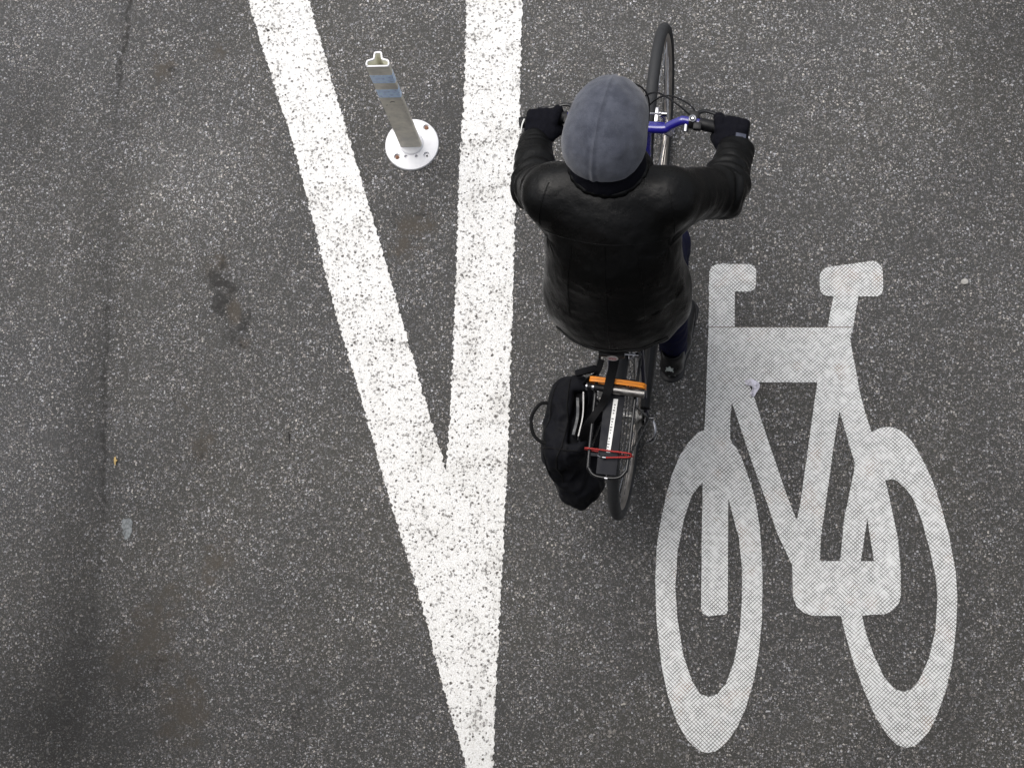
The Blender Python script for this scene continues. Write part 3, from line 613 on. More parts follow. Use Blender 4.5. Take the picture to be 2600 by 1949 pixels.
wheel('rear_wheel', 0.0, True); wheel('front_wheel', 1.010, False)
BBp = Vector((0, .44, .28)); SAX = lambda z: .977 - .364*(z - .34)
fr = MB()
fr.tube([BBp, (0, .275, .82)], .016); fr.tube([(0, .29, .77), (0, SAX(.86) - .005, .855)], .016); fr.tube([BBp, (0, SAX(.72), .72)], .019)
fr.tube([(0, SAX(.69), .69), (0, SAX(.89), .89)], .021)
fr.cyl(BBp + Vector((-.035, 0, 0)), BBp + Vector((.035, 0, 0)), .022)
st2 = MB()
for s in (-1, 1):
    fr_, fr = fr, st2
    fr.tube([(s*.016, .41, .285), (s*.045, .30, .30), (s*.062, .02, .34)], [.010, .010, .008]); fr.tube([(s*.012, .285, .79), (s*.045, .2, .66), (s*.062, .01, .345)], [.008, .008, .007])
    fr.box((s*.062, 0, .34), (.005, .045, .05), bev=.002)
    fr = fr_
st2.build('rear_stays', M['darkblue'], bike)
fr.build('frame', M['blue'], bike)
dc = MB(); dc.tube([(.0205, SAX(.80) + .002, .80), (.0205, SAX(.84) + .002, .84)], .0035, 6); dc.build('decal', M['red'], bike)
fk = MB(); fk.box((0, SAX(.685) + .004, .688), (.118, .034, .026), bev=.008)
for s in (-1, 1): fk.tube([(s*.052, SAX(.69), .695), (s*.054, SAX(.50), .50), (s*.054, .985, .40), (s*.054, 1.010, .34)], [.015, .013, .010, .008]); fk.box((s*.054, 1.010, .34), (.005, .03, .03), bev=.002)
fk.build('fork', M['blue'], bike)
hsx = MB(); hsx.cyl((0, SAX(.89), .889), (0, SAX(.912), .912), .022); hsx.cyl((0, SAX(.912), .911), (0, SAX(1.0), 1.0), .0125); hsx.build('headset', M['chrome'], bike)
stm = MB(); stm.tube([(0, SAX(.99), .985), (0, .722, 1.018), (0, .712, 1.03)], [.017, .016, .016]); stm.cyl((-.025, .709, 1.03), (.025, .709, 1.03), .022); stm.build('stem', M['blackm'], bike)
hb = empty('handlebar', None, None); hb.parent = bike
bp = [(0, .709, 1.03), (.085, .709, 1.03), (.105, .716, 1.038), (.135, .724, 1.055), (.16, .724, 1.056), (.32, .696, 1.052)]
hp = [(-x, y, z) for x, y, z in reversed(bp)] + bp[1:]
tube('bar', spline(hp, 5), .0135, M['blue'], hb)
for s in (-1, 1):
    gl = [(s*.188, .7195, 1.0552), (s*.30, .7, 1.0525), (s*.328, .695, 1.052)]
    tube('grip', gl, [.0175, .0175, .0165], M['blackp'], hb, n=16)
    bl = empty('brake_lever', None, None); bl.parent = bike
    q = MB(); q.cyl((s*.160, .7235, 1.056), (s*.178, .7215, 1.0555), .019); q.box((s*.172, .742, 1.045), (.028, .034, .022), bev=.006); q.build('clamp', M['blackp'], bl)
    tube('lever', spline([(s*.172, .752, 1.042), (s*.20, .768, 1.034), (s*.25, .758, 1.028), (s*.285, .752, 1.03)], 5), [.006]*15 + [.007], M['blackm'], bl, flat=.6)
    q = MB(); q.ring((s*.170, .724, 1.078), (0, 0, 1), .0085, circ(.003, 8), 24); q.cyl((s*.170, .724, 1.070), (s*.170, .724, 1.082), .0035); q.cyl((s*.152, .714, 1.055), (s*.152, .695, 1.052), .008); q.build('shifter', M['chrome'], bl)
    sq = MB(); sq.box((s*.185, .705, 1.068), (.024, .022, .020), bev=.005); sq.build('shifter_pod', M['blackp'], bl)
cb = MB()
cb.tube(spline([(.163, .745, 1.045), (.12, .775, 1.055), (.06, .812, 1.045), (.015, .815, 1.0), (.006, .83, .90), (.0, .86, .78)], 8), .0026, 6)
cb.tube(spline([(-.163, .745, 1.045), (-.10, .80, 1.06), (-.02, .835, 1.05), (.03, .815, 1.01), (.03, .74, .93), (.012, .68, .86)], 8), .0026, 6)
cb.tube(spline([(.19, .742, 1.03), (.15, .785, 1.04), (.08, .81, 1.03), (.02, .79, .96), (-.015, .72, .86)], 8), .0024, 6)
cb.tube(spline([(-.19, .742, 1.03), (-.13, .785, 1.04), (-.05, .80, 1.02), (-.02, .74, .88)], 8), .0024, 6)
cb.build('brake_cable', M['blackp'], bike)
for nm, yy, zz, dy in (('front_brake', SAX(.60) + .030, .60, 1), ('rear_brake', .14, .60, 1)):
    vb_ = MB()
    for s in (-1, 1):
        vb_.tube([(s*.040, yy, .60), (s*.046, yy - .008, .66), (s*.040, yy - .026, .725)], [.008, .007, .006], 8); vb_.box((s*.0235, yy + .0, .655), (.012, .05, .012), bev=.003)
    vb_.tube([(-.040, yy - .026, .725), (.0, yy - .028, .729), (.058, yy - .026, .725)], .0035, 8); vb_.cyl((.046, yy - .026, .724), (.062, yy - .026, .724), .008)
    vb_.build(nm, M['chrome'], bike)
# crank, pedals, chain, derailleur
CA = math.radians(-97)   # right crank angle, forward = 0
def crank(s, a):
    e = BBp + Vector((s*.075, .17*math.cos(a), .17*math.sin(a))); cr = MB(); cr.tube([BBp + Vector((s*.055, 0, 0)), e], [.013, .009], 10, flat=.6); cr.cyl(BBp + Vector((s*.03, 0, 0)), BBp + Vector((s*.062, 0, 0)), .014)
    cr.build('crank_arm', M['alu'], bike)
    pd = MB(); pd.cyl(e, e + Vector((s*.10, 0, 0)), .006); pd.box(e + Vector((s*.06, 0, 0)), (.085, .075, .022), bev=.006); pd.build('pedal', M['blackp'], bike); return e
eR = crank(1, CA); eL = crank(-1, CA + math.pi)
ch = MB(); ch.ring(BBp + Vector((.045, 0, 0)), (1, 0, 0), .085, [(.006, .0015), (.006, -.0015), (-.02, -.0015), (-.02, .0015)], 64)
for k in range(5): a = 2*math.pi*k/5; ch.tube([BBp + Vector((.045, 0, 0)), BBp + Vector((.045, .07*math.cos(a), .07*math.sin(a)))], .006, 6)
ch.build('chainring', M['alu'], bike)
cs = MB()
for k, r_ in enumerate((.05, .043, .036, .03)): cs.ring((.036 + k*.004, 0, RT), (1, 0, 0), r_ - .01, [(.01, .0012), (.01, -.0012), (-.01, -.0012), (-.01, .0012)], 48)
cs.build('cassette', M['alu'], bike)
cn = MB(); cn.tube([(.044, .0, RT + .045), (.045, .22, RT + .035), (.045, .44, .368)], .0045, 6, flat=.8); cn.tube([(.045, .44, .192), (.047, .2, .22), (.05, .02, .25)], .0045, 6, flat=.8); cn.build('chain', M['chain'], bike)
cg = MB(); cg.tube([(.060, .02, .392), (.060, .25, .385), (.060, .47, .385)], [.016, .020, .026], 12, flat=1.6); cg.build('chain_guard', M['blackp'], bike)
dr_ = empty('derailleur', None, None); dr_.parent = bike
q = MB(); q.tube(spline([(.066, .005, .335), (.086, -.012, .330), (.094, -.04, .325), (.090, -.065, .315), (.070, -.075, .300)], 5), .0065, 10); q.cyl((.062, 0, RT), (.084, 0, RT), .008); q.cyl((.078, 0, RT), (.086, 0, RT), .012); q.build('arm', M['chrome'], dr_)
q = MB(); q.tube([(.062, -.01, .315), (.056, .01, .25)], .009, 8, flat=.5); q.cyl((.048, .0, .30), (.060, .0, .30), .018); q.cyl((.046, .02, .24), (.058, .02, .24), .018); q.build('cage', M['blackm'], dr_)
q = MB(); q.tube([(-.064, .01, .33), (-.075, .10, .30), (-.085, .28, .24)], .007, 8); q.build('kickstand', M['blackm'], bike)
# saddle
sad = empty('saddle', None, None); sad.parent = bike
Fd = Field((-.11, .03, .90), (.11, .36, 1.0), .004)
Fd.add(Fd.ell((-.0, .115, .955), (.078, .062, .022))); Fd.add(Fd.cap((0, .14, .957), (0, .325, .957), .038, .018, ((0, 0, 1), .5)), .03)
Fd.build('seat', M['blackp'], sad)
q = MB(); q.box((0, .058, .936), (.075, .012, .022), bev=.005); q.build('rear_panel', M['blackp'], sad)
bd = MB(); RB = Matrix.Rotation(math.radians(55), 3, 'X')
def badge(w, h_, d_, z_, mat, nm, par): 
    m_ = MB(); V = []; n = 28; c0 = Vector((.004, .0475, .944))
    for dd in (d_, 0): V += [c0 + Vector((w*math.cos(2*math.pi*k/n), 0, 0)) + RB @ Vector((0, h_*math.sin(2*math.pi*k/n), dd)) for k in range(n)]
    Fc = [tuple(range(n)), tuple(range(n, 2*n))[::-1]] + [(k, (k+1) % n, n+(k+1) % n, n+k) for k in range(n)]
    m_.add(V, Fc); return m_.build(nm, mat, par)
bg_ = badge(.0165, .0085, .003, 0, M['badgew'], 'badge', sad); badge(.0145, .0068, .0036, 0, M['badger'], 'badge_field', sad)
lt = MB()
for k, x in enumerate((-.009, -.0045, 0, .0045, .009)):
    c0 = Vector((.004 + x, .0475, .944)) + RB @ Vector((0, 0, .0042)); up = RB @ Vector((0, .0032, 0))
    lt.tube([c0 - up, c0 + up], .0008, 5)
    if k % 2: lt.tube([c0 + up, c0 + up + Vector((.0025, 0, 0))], .0007, 5)
    else: lt.tube([c0, c0 + Vector((.002, 0, 0))], .0007, 5)
lt.build('badge_lettering', M['inkred'], sad)
q = MB(); q.cyl((0, .275, .81), (0, .235, .935), .0125); q.cyl((0, .278, .80), (0, .271, .83), .020); q.build('seatpost', M['alu'], bike)
# rack
rk = empty('rack', None, None); rk.parent = bike
rail = [(-.062, .10, .735), (-.060, .0, .74), (-.058, -.215, .74), (-.052, -.245, .74), (-.035, -.262, .74), (0, -.266, .74), (.035, -.262, .74), (.052, -.245, .74), (.058, -.215, .74), (.060, .0, .74), (.062, .10, .735)]
q = MB(); q.tube(spline(rail, 4), .0052, 10)
for s in (-1, 1):
    q.tube([(s*.062, .10, .735), (s*.04, .20, .735), (s*.018, .262, .738)], .004, 8)
q.build('rail', M['blackm'], rk)
q = MB()
for s in (-1, 1):
    q.tube([(s*.060, -.04, .735), (s*.070, -.01, .40), (s*.068, 0, .352)], .0045, 8); q.tube([(s*.060, -.20, .735), (s*.072, -.02, .40)], .0045, 8)
q.build('strut', M['blackm'], rk)
q = MB(); q.box((-.001, -.12, .744), (.060, .275, .006), bev=.002)
q.box((.0, .03, .741), (.118, .008, .006), bev=.001); q.box((.0, -.20, .739), (.11, .010, .005), bev=.001)
q.build('top_plate', M['rackplate'], rk)
q = MB(); V = [(-.0075, -.192, .7476), (.0045, -.192, .7476), (.0105, -.03, .7476), (-.003, -.03, .7476)]
q.add([Vector(v) for v in V] + [Vector(v) + Vector((0, 0, .0007)) for v in V], [(0, 3, 2, 1), (4, 5, 6, 7), (0, 1, 5, 4), (1, 2, 6, 5), (2, 3, 7, 6), (3, 0, 4, 7)]); q.build('sticker', M['labelw'], rk, smooth=False)
q = MB()
for k in range(17):
    y = -.184 + k*.0085
    if k in (5, 12): continue
    q.box((.0 + .0045*(y + .11)/.08*.9 - .0005, y, .7485), (.0028 + .002*((k*7) % 3), .0042, .0004))
q.build('sticker_print', M['ink'], rk, smooth=False)
q = MB(); q.tube(spline([(.044, .02, .742), (.045, -.12, .744), (.042, -.225, .742), (.036, -.232, .742), (.034, -.225, .742), (.036, -.12, .744), (.036, .02, .742)], 4), .0019, 8)
q.build('spring_arm', M['blackm'], rk)
q = MB(); q.tube([(-.004, -.268, .742), (.004, -.268, .742)], .006, 10); q.build('bolt', M['chrome'], rk)

# things carried on the rack
pm = empty('bicycle_pump', 'silver and black bicycle pump strapped across the rear rack', 'pump', mw=RM)
q = MB(); q.cyl((-.004, -.006, .7645), (.084, -.010, .7645), .0135); q.cyl((.075, -.0095, .7645), (.088, -.010, .7645), .0142); q.build('barrel', simple('worn_aluminium', (.26, .25, .24), .42, 1, var=.2, vs=60), pm)
q = MB(); q.cyl((-.086, -.002, .7645), (-.004, -.006, .7645), .0105); q.cyl((-.036, -.0045, .7645), (-.020, -.0052, .7645), .0118); q.build('handle', M['blackp'], pm)
q = MB(); q.cyl((-.068, -.0028, .7645), (-.062, -.003, .7645), .0118); q.cyl((-.086, -.002, .7645), (-.082, -.0022, .7645), .0118); q.build('collar', M['chrome'], pm)
def strap(pts, w, th, k=6, closed=False):
    """flat band: points with the width along the given vector"""
    m_ = MB(); V = []; L = spline(pts, k) if not closed else spline(list(pts) + [pts[0]], k)[:-1]
    n = len(L)
    for i, p in enumerate(L):
        a = L[i-1] if (i or closed) else L[0]; b_ = L[(i+1) % n] if (i < n-1 or closed) else L[-1]; t_ = (b_ - a).normalized()
        ww = w[0] if isinstance(w, tuple) else Vector((0, 1, 0))*w
        ww = Vector(w[0])*w[1] if isinstance(w, tuple) else ww
        ww = (ww - ww.dot(t_)*t_); nn = t_.cross(ww).normalized()*th/2
        V += [p - ww/2 - nn, p + ww/2 - nn, p + ww/2 + nn, p - ww/2 + nn]
    Fc = []
    for i in range(n if closed else n-1):
        j = (i+1) % n
        for c in range(4): Fc.append((4*i+c, 4*i+(c+1) % 4, 4*j+(c+1) % 4, 4*j+c))
    if not closed: Fc += [(3, 2, 1, 0), (4*n-4, 4*n-3, 4*n-2, 4*n-1)]
    m_.add(V, Fc); return m_
os_ = MB()
for dy, dz in ((.0042, 0), (-.0042, .0015)):
    m_ = strap([(-.078, .021 + dy, .752), (-.070, .021 + dy, .765 + dz), (0, .018 + dy, .7685 + dz), (.070, .015 + dy, .765 + dz), (.086, .014 + dy, .752), (.078, 0.015 + dy, .728), (0, .018 + dy, .723), (-.070, .021 + dy, .728)], .0072, .003, closed=True); os_.add(m_.v, m_.f)
tag(os_.build('orange_strap', M['orange'], mw=RM), 'doubled orange strap wound round the rack in front of the pump', 'strap')
rc = MB(); rc.tube(spline([(-.068, -.185, .745), (-.064, -.186, .756), (0, -.188, .7565), (.060, -.190, .755), (.0665, -.196, .748), (.060, -.201, .7555), (.02, -.206, .7575), (-.012, -.210, .7575)], 8), .0026, 8)
rc.tube(spline([(-.068, -.185, .745), (-.066, -.187, .733), (0, -.19, .728), (.066, -.195, .735), (.0675, -.196, .748)], 6), .0026, 8)
bc = empty('bungee_cord', 'thin red bungee cord hooked round the back of the rack', 'bungee cord', mw=RM)
rc.build('cord', M['redcord'], bc); q = MB(); q.tube(spline([(-.010, -.210, .7575), (-.022, -.208, .760), (-.030, -.203, .757), (-.030, -.196, .7525)], 5), .002, 8); q.cyl((-.006, -.2095, .7575), (-.016, -.2095, .7585), .0042); q.build('hook', M['chrome'], bc)

# ------------------------------------------------------------------ bag hanging on the left of the rack
def bagdisp(p, n_):
    a = .010*ridged(p, (10, 9, 15), 1) + .006*noise.noise(p*26) + .005*ridged(p, (30, 22, 18), 4)
    return a - .007
Fd = Field((-.27, -.39, .25), (-.02, .12, .74), .005)
Fd.add(Fd.cap((-.162, .0, .575), (-.165, -.16, .56), .064, .074, ((1, 0, 0), .92)))
Fd.add(Fd.cap((-.13, .035, .62), (-.125, -.02, .60), .022, .04), .04)
Fd.add(Fd.cap((-.135, -.02, .42), (-.105, -.235, .40), .070, .074, ((1, 0, 0), .9)), .06)
Fd.add(Fd.cap((-.155, -.22, .50), (-.13, -.27, .41), .05, .045), .05)
Fd.add(Fd.cap((-.11, .01, .62), (-.105, -.17, .62), .03, .03), .03)
Fd.cut(Fd.box((-.122, -.075, .68), (.022, .083, .075), .012), .012)
bag = Fd.build('shoulder_bag', M['bag'], None, bagdisp, mw=RM, relax=2)
tag(bag, 'bulging black nylon bag hanging from the left side of the rack', 'bag')
tube('handle', spline([(-.218, -.035, .622), (-.240, -.042, .628), (-.258, -.07, .630), (-.262, -.10, .628), (-.252, -.135, .624), (-.232, -.155, .620), (-.208, -.160, .615)], 6), .0055, M['web'], bag, flat=.7)
strap([(.0, .26, .78), (-.006, .16, .765), (-.010, .09, .762), (-.016, .02, .778), (-.020, -.02, .780), (-.036, -.055, .757), (-.062, -.10, .752), (-.078, -.125, .72), (-.088, -.15, .64), (-.092, -.16, .60)], ((1, .25, 0), .028), .003).build('shoulder_strap', M['web'], bag)
strap([(-.052, .085, .748), (-.060, .045, .752), (-.083, .035, .72), (-.10, .03, .67), (-.11, .03, .62)], ((1, .4, 0), .02), .003).build('loop_strap', M['web'], bag)
BT = BVHTree.FromPolygons([v.co.copy() for v in bag.data.vertices], [tuple(p.vertices) for p in bag.data.polygons])
for pts_ in ([(-.19, .03, .6), (-.20, -.06, .6), (-.20, -.16, .55), (-.18, -.26, .5)], [(-.158, .04, .66), (-.160, -.07, .66), (-.160, -.17, .64), (-.15, -.26, .5)], [(-.22, -.165, .5), (-.18, -.172, .5), (-.12, -.18, .6), (-.085, -.18, .6)]):
    L = []
    for p in spline(pts_, 6):
        h_ = BT.ray_cast(Vector(p) + Vector((-.35, 0, .9)).normalized()*.5, Vector((.35, 0, -.9)).normalized(), 1.0)
        if h_[0] is not None: L.append(h_[0] + h_[1]*.0008)
    if len(L) > 3: q = MB(); q.tube(L, .0026, 6); q.build('piping', M['web'], bag)
q = MB(); q.box((-.105, .065, .668), (.07, .022, .02), Matrix.Rotation(.35, 3, 'Z'), bev=.008); q.build('top_edge', M['bag'], bag)
def sheet(x0, x1, ya, yb, z0, z1, th, mat, name, label, cat):
    V = []; n = 12
    for i in range(n+1):
        t_ = i/n; y = ya + (yb - ya)*t_; x = x0 + .006*math.sin(t_*math.pi); zt = z1 + .003*math.sin(t_*9)
        V += [(x, y, z0), (x + th, y, z0), (x + th + x1, y, zt), (x + x1, y, zt)]
    Fc = [(4*i+c, 4*i+(c+1) % 4, 4*i+4+(c+1) % 4, 4*i+4+c) for i in range(n) for c in range(4)] + [(3, 2, 1, 0), (4*n, 4*n+1, 4*n+2, 4*n+3)]
    m_ = MB(); m_.add(V, Fc); return tag(m_.build(name, mat, smooth=False, mw=RM), label, cat)
sheet(-.116, .010, -.003, -.140, .61, .682, .0035, M['paper'], 'magazine', 'pale magazine edge sticking up in the open black bag', 'magazine')
sheet(-.130, .004, -.020, -.135, .61, .668, .008, M['folder'], 'folder', 'dark grey folder standing in the bag beside the magazine', 'folder')

# ------------------------------------------------------------------ the rider
HY = math.radians(-7)
HR = Matrix.Rotation(HY, 4, 'Z') @ Matrix.Rotation(math.radians(-22), 4, 'X')
HC = Vector((-.004, .480, 1.510))
def hp_(x, y, z): return HC + (HR @ Vector((x, y, z)))
Fd = Field((-.40, -.02, .02), (.42, .80, 1.68), .008)
hips = [(-.085, .19, .985), (.085, .19, .985)]
Fd.add(Fd.ell((0, .18, 1.00), (.155, .115, .10))); Fd.add(Fd.ell((0, .25, 1.13), (.125, .09, .13)), .05); Fd.add(Fd.ell((0, .34, 1.28), (.15, .095, .14)), .05)
Fd.add(Fd.cap((-.14, .385, 1.345), (.14, .385, 1.345), .05, .05), .05); Fd.add(Fd.cap((0, .40, 1.36), (0, .455, 1.45), .055, .05), .03)
Fd.add(Fd.ell(HC + Vector((0, 0, .0)), (.074, .095, .110), HR)); Fd.add(Fd.ell(hp_(0, .028, -.055), (.055, .062, .065), HR), .03)
Fd.add(Fd.cap(hp_(0, .090, .012), hp_(0, .106, -.024), .008, .013), .012)       # nose
Fd.add(Fd.cap(hp_(-.018, .084, -.058), hp_(.018, .084, -.058), .007, .007), .006); Fd.cut(Fd.cap(hp_(-.02, .095, -.0575), hp_(.02, .095, -.0575), .0025, .0025), .004)
Fd.add(Fd.ell(hp_(0, .075, -.092), (.020, .018, .016), HR), .015)               # chin
for s in (-1, 1):
    Fd.cut(Fd.ell(hp_(s*.030, .098, .012), (.016, .014, .011), HR), .012); Fd.add(Fd.ell(hp_(s*.076, -.002, -.01), (.010, .020, .032), HR), .008)
armR = [(.158, .392, 1.345), (.278, .492, 1.14), (.297, .642, 1.064)]; armL = [(-.155, .382, 1.345), (-.238, .468, 1.15), (-.274, .632, 1.066)]
for a in (armR, armL): Fd.add(Fd.cap(a[0], a[1], .045, .036), .04); Fd.add(Fd.cap(a[1], a[2], .036, .025), .02); Fd.add(Fd.cap(a[2], Vector(a[2]) + Vector((0, .035, .006)), .024, .022), .01)
legR = [(.082, .20, .965), (.096, .50, .63), (.118, .268, .240)]; legL = [(-.085, .20, .965), (-.128, .60, .83), (-.122, .375, .47)]
for a in (legR, legL): Fd.add(Fd.cap(a[0], a[1], .075, .05), .04); Fd.add(Fd.cap(a[1], a[2], .048, .032), .02)
feetR = [(.118, .212, .20), (.138, .42, .125)]; feetL = [(-.122, .33, .46), (-.132, .55, .465)]
for f_ in (feetR, feetL): Fd.add(Fd.cap(Vector(f_[0]) - Vector((0, 0, .004)), Vector(f_[1]) - Vector((0, 0, .012)), .024, .016), .01)
def hand(F, s, c, r, glove=True):
    """five separate fingers closed round the grip; index stretched on to the brake lever; s = side, c = grip centre"""
    g = lambda x, y, z: (c[0] + s*x, c[1] + y, c[2] + z)
    e = r
    F.add(F.ell(g(0, -.022, .022), (.043 + e, .036 + e, .019 + e)), .01)
    F.add(F.cap(g(.0, -.03, .018), g(.006, -.075 - (.025 if e else 0), .010), .024 + e*.6, .024 + e*.9, ((0, 0, 1), .85 if e else .7)), .02)
    F.add(F.cap(g(-.026, -.028, .012), g(-.036, -.012, .0), .014 + e, .013 + e), .012)
    ln = ((-.033, 1.0), (-.011, 1.08), (.011, 1.0), (.033, .84))
    for k, (x, l_) in enumerate(ln):
        rr = (.0085 if k < 3 else .0078) + e
        if k == 0: pts = [g(x, .004, .030), g(x - .003, .028, .026), g(x - .006, .047, .010), g(x - .007, .050, -.008)]
        else: pts = [g(x, .006, .031), g(x, .006 + .025*l_, .019), g(x, .006 + .026*l_, -.010), g(x, .006, -.025)]
        for i in range(3): F.add(F.cap(pts[i], pts[i+1], rr - i*.0006, rr - (i+1)*.0006), .004 + e*.9)
    tp = [g(-.036, -.018, .004), g(-.044, .0, -.020), g(-.036, .020, -.027)]
    for i in range(2): F.add(F.cap(tp[i], tp[i+1], .0105 + e - i*.001, .0095 + e - i*.001), .006)
gR = (.282, .690, 1.053); gL = (-.258, .688, 1.053)
for s, c in ((1, gR), (-1, gL)): hand(Fd, s, c, 0.0)
person = Fd.build('person', M['skin'], None, None, mw=RM, relax=2)
tag(person, 'rider in black leather jacket and grey beanie seen from behind, pedalling the blue bicycle', 'person')
for s in (-1, 1):
    q = MB(); bm = bmesh.new(); bmesh.ops.create_icosphere(bm, subdivisions=2, radius=.0115); q.add([v.co + hp_(s*.030, .081, .010) for v in bm.verts], [[v.index for v in f.verts] for f in bm.faces]); bm.free(); ey_ = q.build('eye', M['labelw'], person); bm = bmesh.new(); bmesh.ops.create_icosphere(bm, subdivisions=2, radius=.0058); q = MB(); q.add([v.co + hp_(s*.030, .0878, .010) for v in bm.verts], [[v.index for v in f.verts] for f in bm.faces]); bm.free(); q.build('iris', M['scuff'], ey_)

# jacket
def seg_d(p, a, b_):
    a = Vector(a); b_ = Vector(b_); t_ = max(0, min(1, (p - a).dot(b_ - a)/(b_ - a).length_squared)); return (p - a.lerp(b_, t_)).length, t_
def jdisp(p, n_):
    d = .0060*noise.noise(p*8 + Vector((3, 0, 0))) + .0025*noise.noise(Vector((p.x*12, p.y*18, p.z*9))) + .0010*noise.noise(p*45)
    # creases gather round the elbows
    for a, s in ((armR, 1), (armL, -1)):
        dd, t_ = seg_d(p, a[0], a[1]); d2, t2 = seg_d(p, a[1], a[2])
        if min(dd, d2) < .10 and (t_ > .25 or t2 > 0):
            u = (t_*.27 if dd < d2 else .27 + t2*.22); w = math.exp(-((u - .27)/.10)**2)
            d += w*.0042*math.sin(u*120 + 5.0*noise.noise(p*9) + 5*(p.x*s)) + .003*(1 - w)*noise.noise(Vector((u*70, p.z*8, p.x*6)))
    # drooping folds on the lower back and flanks
    if p.z < 1.30:
        w = min(1, (1.30 - p.z)/.15)
        d += w*(.0035*ridged(Vector((p.x, p.y*.6 - p.x*.25, p.z*.8 + abs(p.x)*.5)), (3, 11, 9), 2) - .0015)
    if p.x > .02 and p.z < 1.15: d += .0026*math.sin((p.y*1.2 + p.x*1.6)*38)*min(1, (p.x - .02)/.1)
    # strain folds from armpits
    r_ = (Vector((abs(p.x), p.y, p.z)) - Vector((.16, .36, 1.30))).length
    if r_ < .16: d += .003*(1 - r_/.16)*math.sin(math.atan2(p.z - 1.30, abs(p.x) - .16)*7 + p.y*20)
    return d
Fd = Field((-.42, -.02, .86), (.44, .72, 1.50), .0048)
Fd.add(Fd.ell((.007, .205, 1.02), (.186, .140, .125))); Fd.add(Fd.ell((.010, .180, .99), (.168, .108, .085)), .05)
Fd.add(Fd.ell((.005, .25, 1.13), (.188, .130, .19)), .12); Fd.add(Fd.ell((.0, .332, 1.265), (.174, .118, .15)), .10)
Fd.add(Fd.cap((-.142, .372, 1.352), (.142, .378, 1.352), .066, .066), .06); Fd.add(Fd.cap((-.07, .40, 1.375), (.07, .40, 1.375), .06, .06), .04)
for a, s, k_ in ((armR, 1, 1), (armL, -1, .93)):
    Fd.add(Fd.cap(a[0], a[1], .075, .064*k_), .05); Fd.add(Fd.cap(a[1], a[2], .066*k_, .051*k_), .03)
for a in (legR, legL):      # the front of the jacket rests on the thighs
    Fd.add(Fd.cap(a[0], Vector(a[0]).lerp(Vector(a[1]), .30), .098, .09), .05)
Fd.cut(Fd.ell((0, .10, .86), (.14, .17, .075)), .02)
for a in (armR, armL):      # cuff openings
    c_ = Vector(a[2]); d_ = (c_ - Vector(a[1])).normalized(); Fd.cut(Fd.cap(c_ + d_*.005, c_ + d_*.08, .036, .038), .006)
    hcut = ((Fd.X - c_.x)*d_.x + (Fd.Y - c_.y)*d_.y + (Fd.Z - c_.z)*d_.z) - .012
    near = np.sqrt((Fd.X - c_.x)**2 + (Fd.Y - c_.y)**2 + (Fd.Z - c_.z)**2) < .09
    Fd.D = np.where(near, np.maximum(Fd.D, hcut), Fd.D)
jac = Fd.build('jacket', M['leather'], person, jdisp, relax=3)
def bvh(o): return BVHTree.FromPolygons([v.co.copy() for v in o.data.vertices], [tuple(p.vertices) for p in o.data.polygons])
JB = bvh(jac)
CAML = RM.inverted() @ Vector((0, 0, CAM_H))
def drape(tree, pts, d_, off=.0005, k=6):
    out = []
    for p in spline(pts, k):
        h_ = tree.ray_cast(Vector(p) + Vector(d_)*.5, -Vector(d_), 2.0)
        if h_[0] is not None: out.append(h_[0] + h_[1]*off)
    return out
up_ = Vector((0, -.45, .89)).normalized()
def jseam(pts, r_=.0013, d_=up_): 
    L = drape(JB, pts, d_)
    if len(L) > 3: q = MB(); q.tube(L, r_, 6); q.build('seam', M['leather'], jac)
jseam([(-.165, .30, 1.3), (-.10, .285, 1.3), (0, .278, 1.3), (.10, .285, 1.3), (.17, .30, 1.3)], .0008)
jseam([(.003, .275, 1.3), (.004, .2, 1.2), (.004, .12, 1.1), (.004, .06, 1.0)])
for s in (-1, 1):
    jseam([(s*.165 + .004, .300, 1.3), (s*.150 + .004, .345, 1.35), (s*.144 + .004, .385, 1.4)], .0015, Vector((s*.25, -.2, .95)).normalized())
    jseam([(s*.085, .272, 1.3), (s*.10, .20, 1.2), (s*.105, .13, 1.1)], .0010)
# thick hem band
hem = drape(JB, [(-.155, .130, 1.), (-.10, .092, 1.), (-.04, .074, 1.), (.03, .072, 1.), (.10, .088, 1.), (.160, .130, 1.)], Vector((0, -.85, .5)).normalized(), .0)
if len(hem) > 3: q = MB(); q.tube(hem, .005, 8); q.build('hem', M['leather'], jac)
# collar: thick knitted ring with the leather collar round it
Fd = Field((-.13, .30, 1.33), (.13, .58, 1.52), .004)
def ringpts(rx, ry, zc, tilt, n=18): return [(-.004 + rx*math.cos(2*math.pi*k/n), .432 + ry*math.sin(2*math.pi*k/n), zc + tilt*math.sin(2*math.pi*k/n)) for k in range(n)]
L = ringpts(.072, .060, 1.440, -.008)
for i in range(18): Fd.add(Fd.cap(L[i], L[(i+1) % 18], .023, .023), .01); Fd.add(Fd.cap(Vector(L[i]) - Vector((0, 0, .03)), Vector(L[(i+1) % 18]) - Vector((0, 0, .03)), .024, .024), .01)
Fd.build('collar', M['glove'], jac, lambda p, n_: .003*noise.noise(p*40))
Fd = Field((-.15, .28, 1.32), (.15, .60, 1.49), .004)
L = ringpts(.092, .078, 1.430, -.010, 24)
for i in range(24): Fd.add(Fd.cap(L[i], L[(i+1) % 24], .011, .011), .006); Fd.add(Fd.cap(Vector(L[i])*1.0 - Vector((0, 0, .02)), Vector(L[(i+1) % 24]) - Vector((0, 0, .02)), .014, .014), .006); Fd.add(Fd.cap(Vector(L[i]) - Vector((0, .004, .042)), Vector(L[(i+1) % 24]) - Vector((0, .004, .042)), .020, .020), .02)
Fd.build('leather_collar', M['leather'], jac, lambda p, n_: .003*noise.noise(p*30))

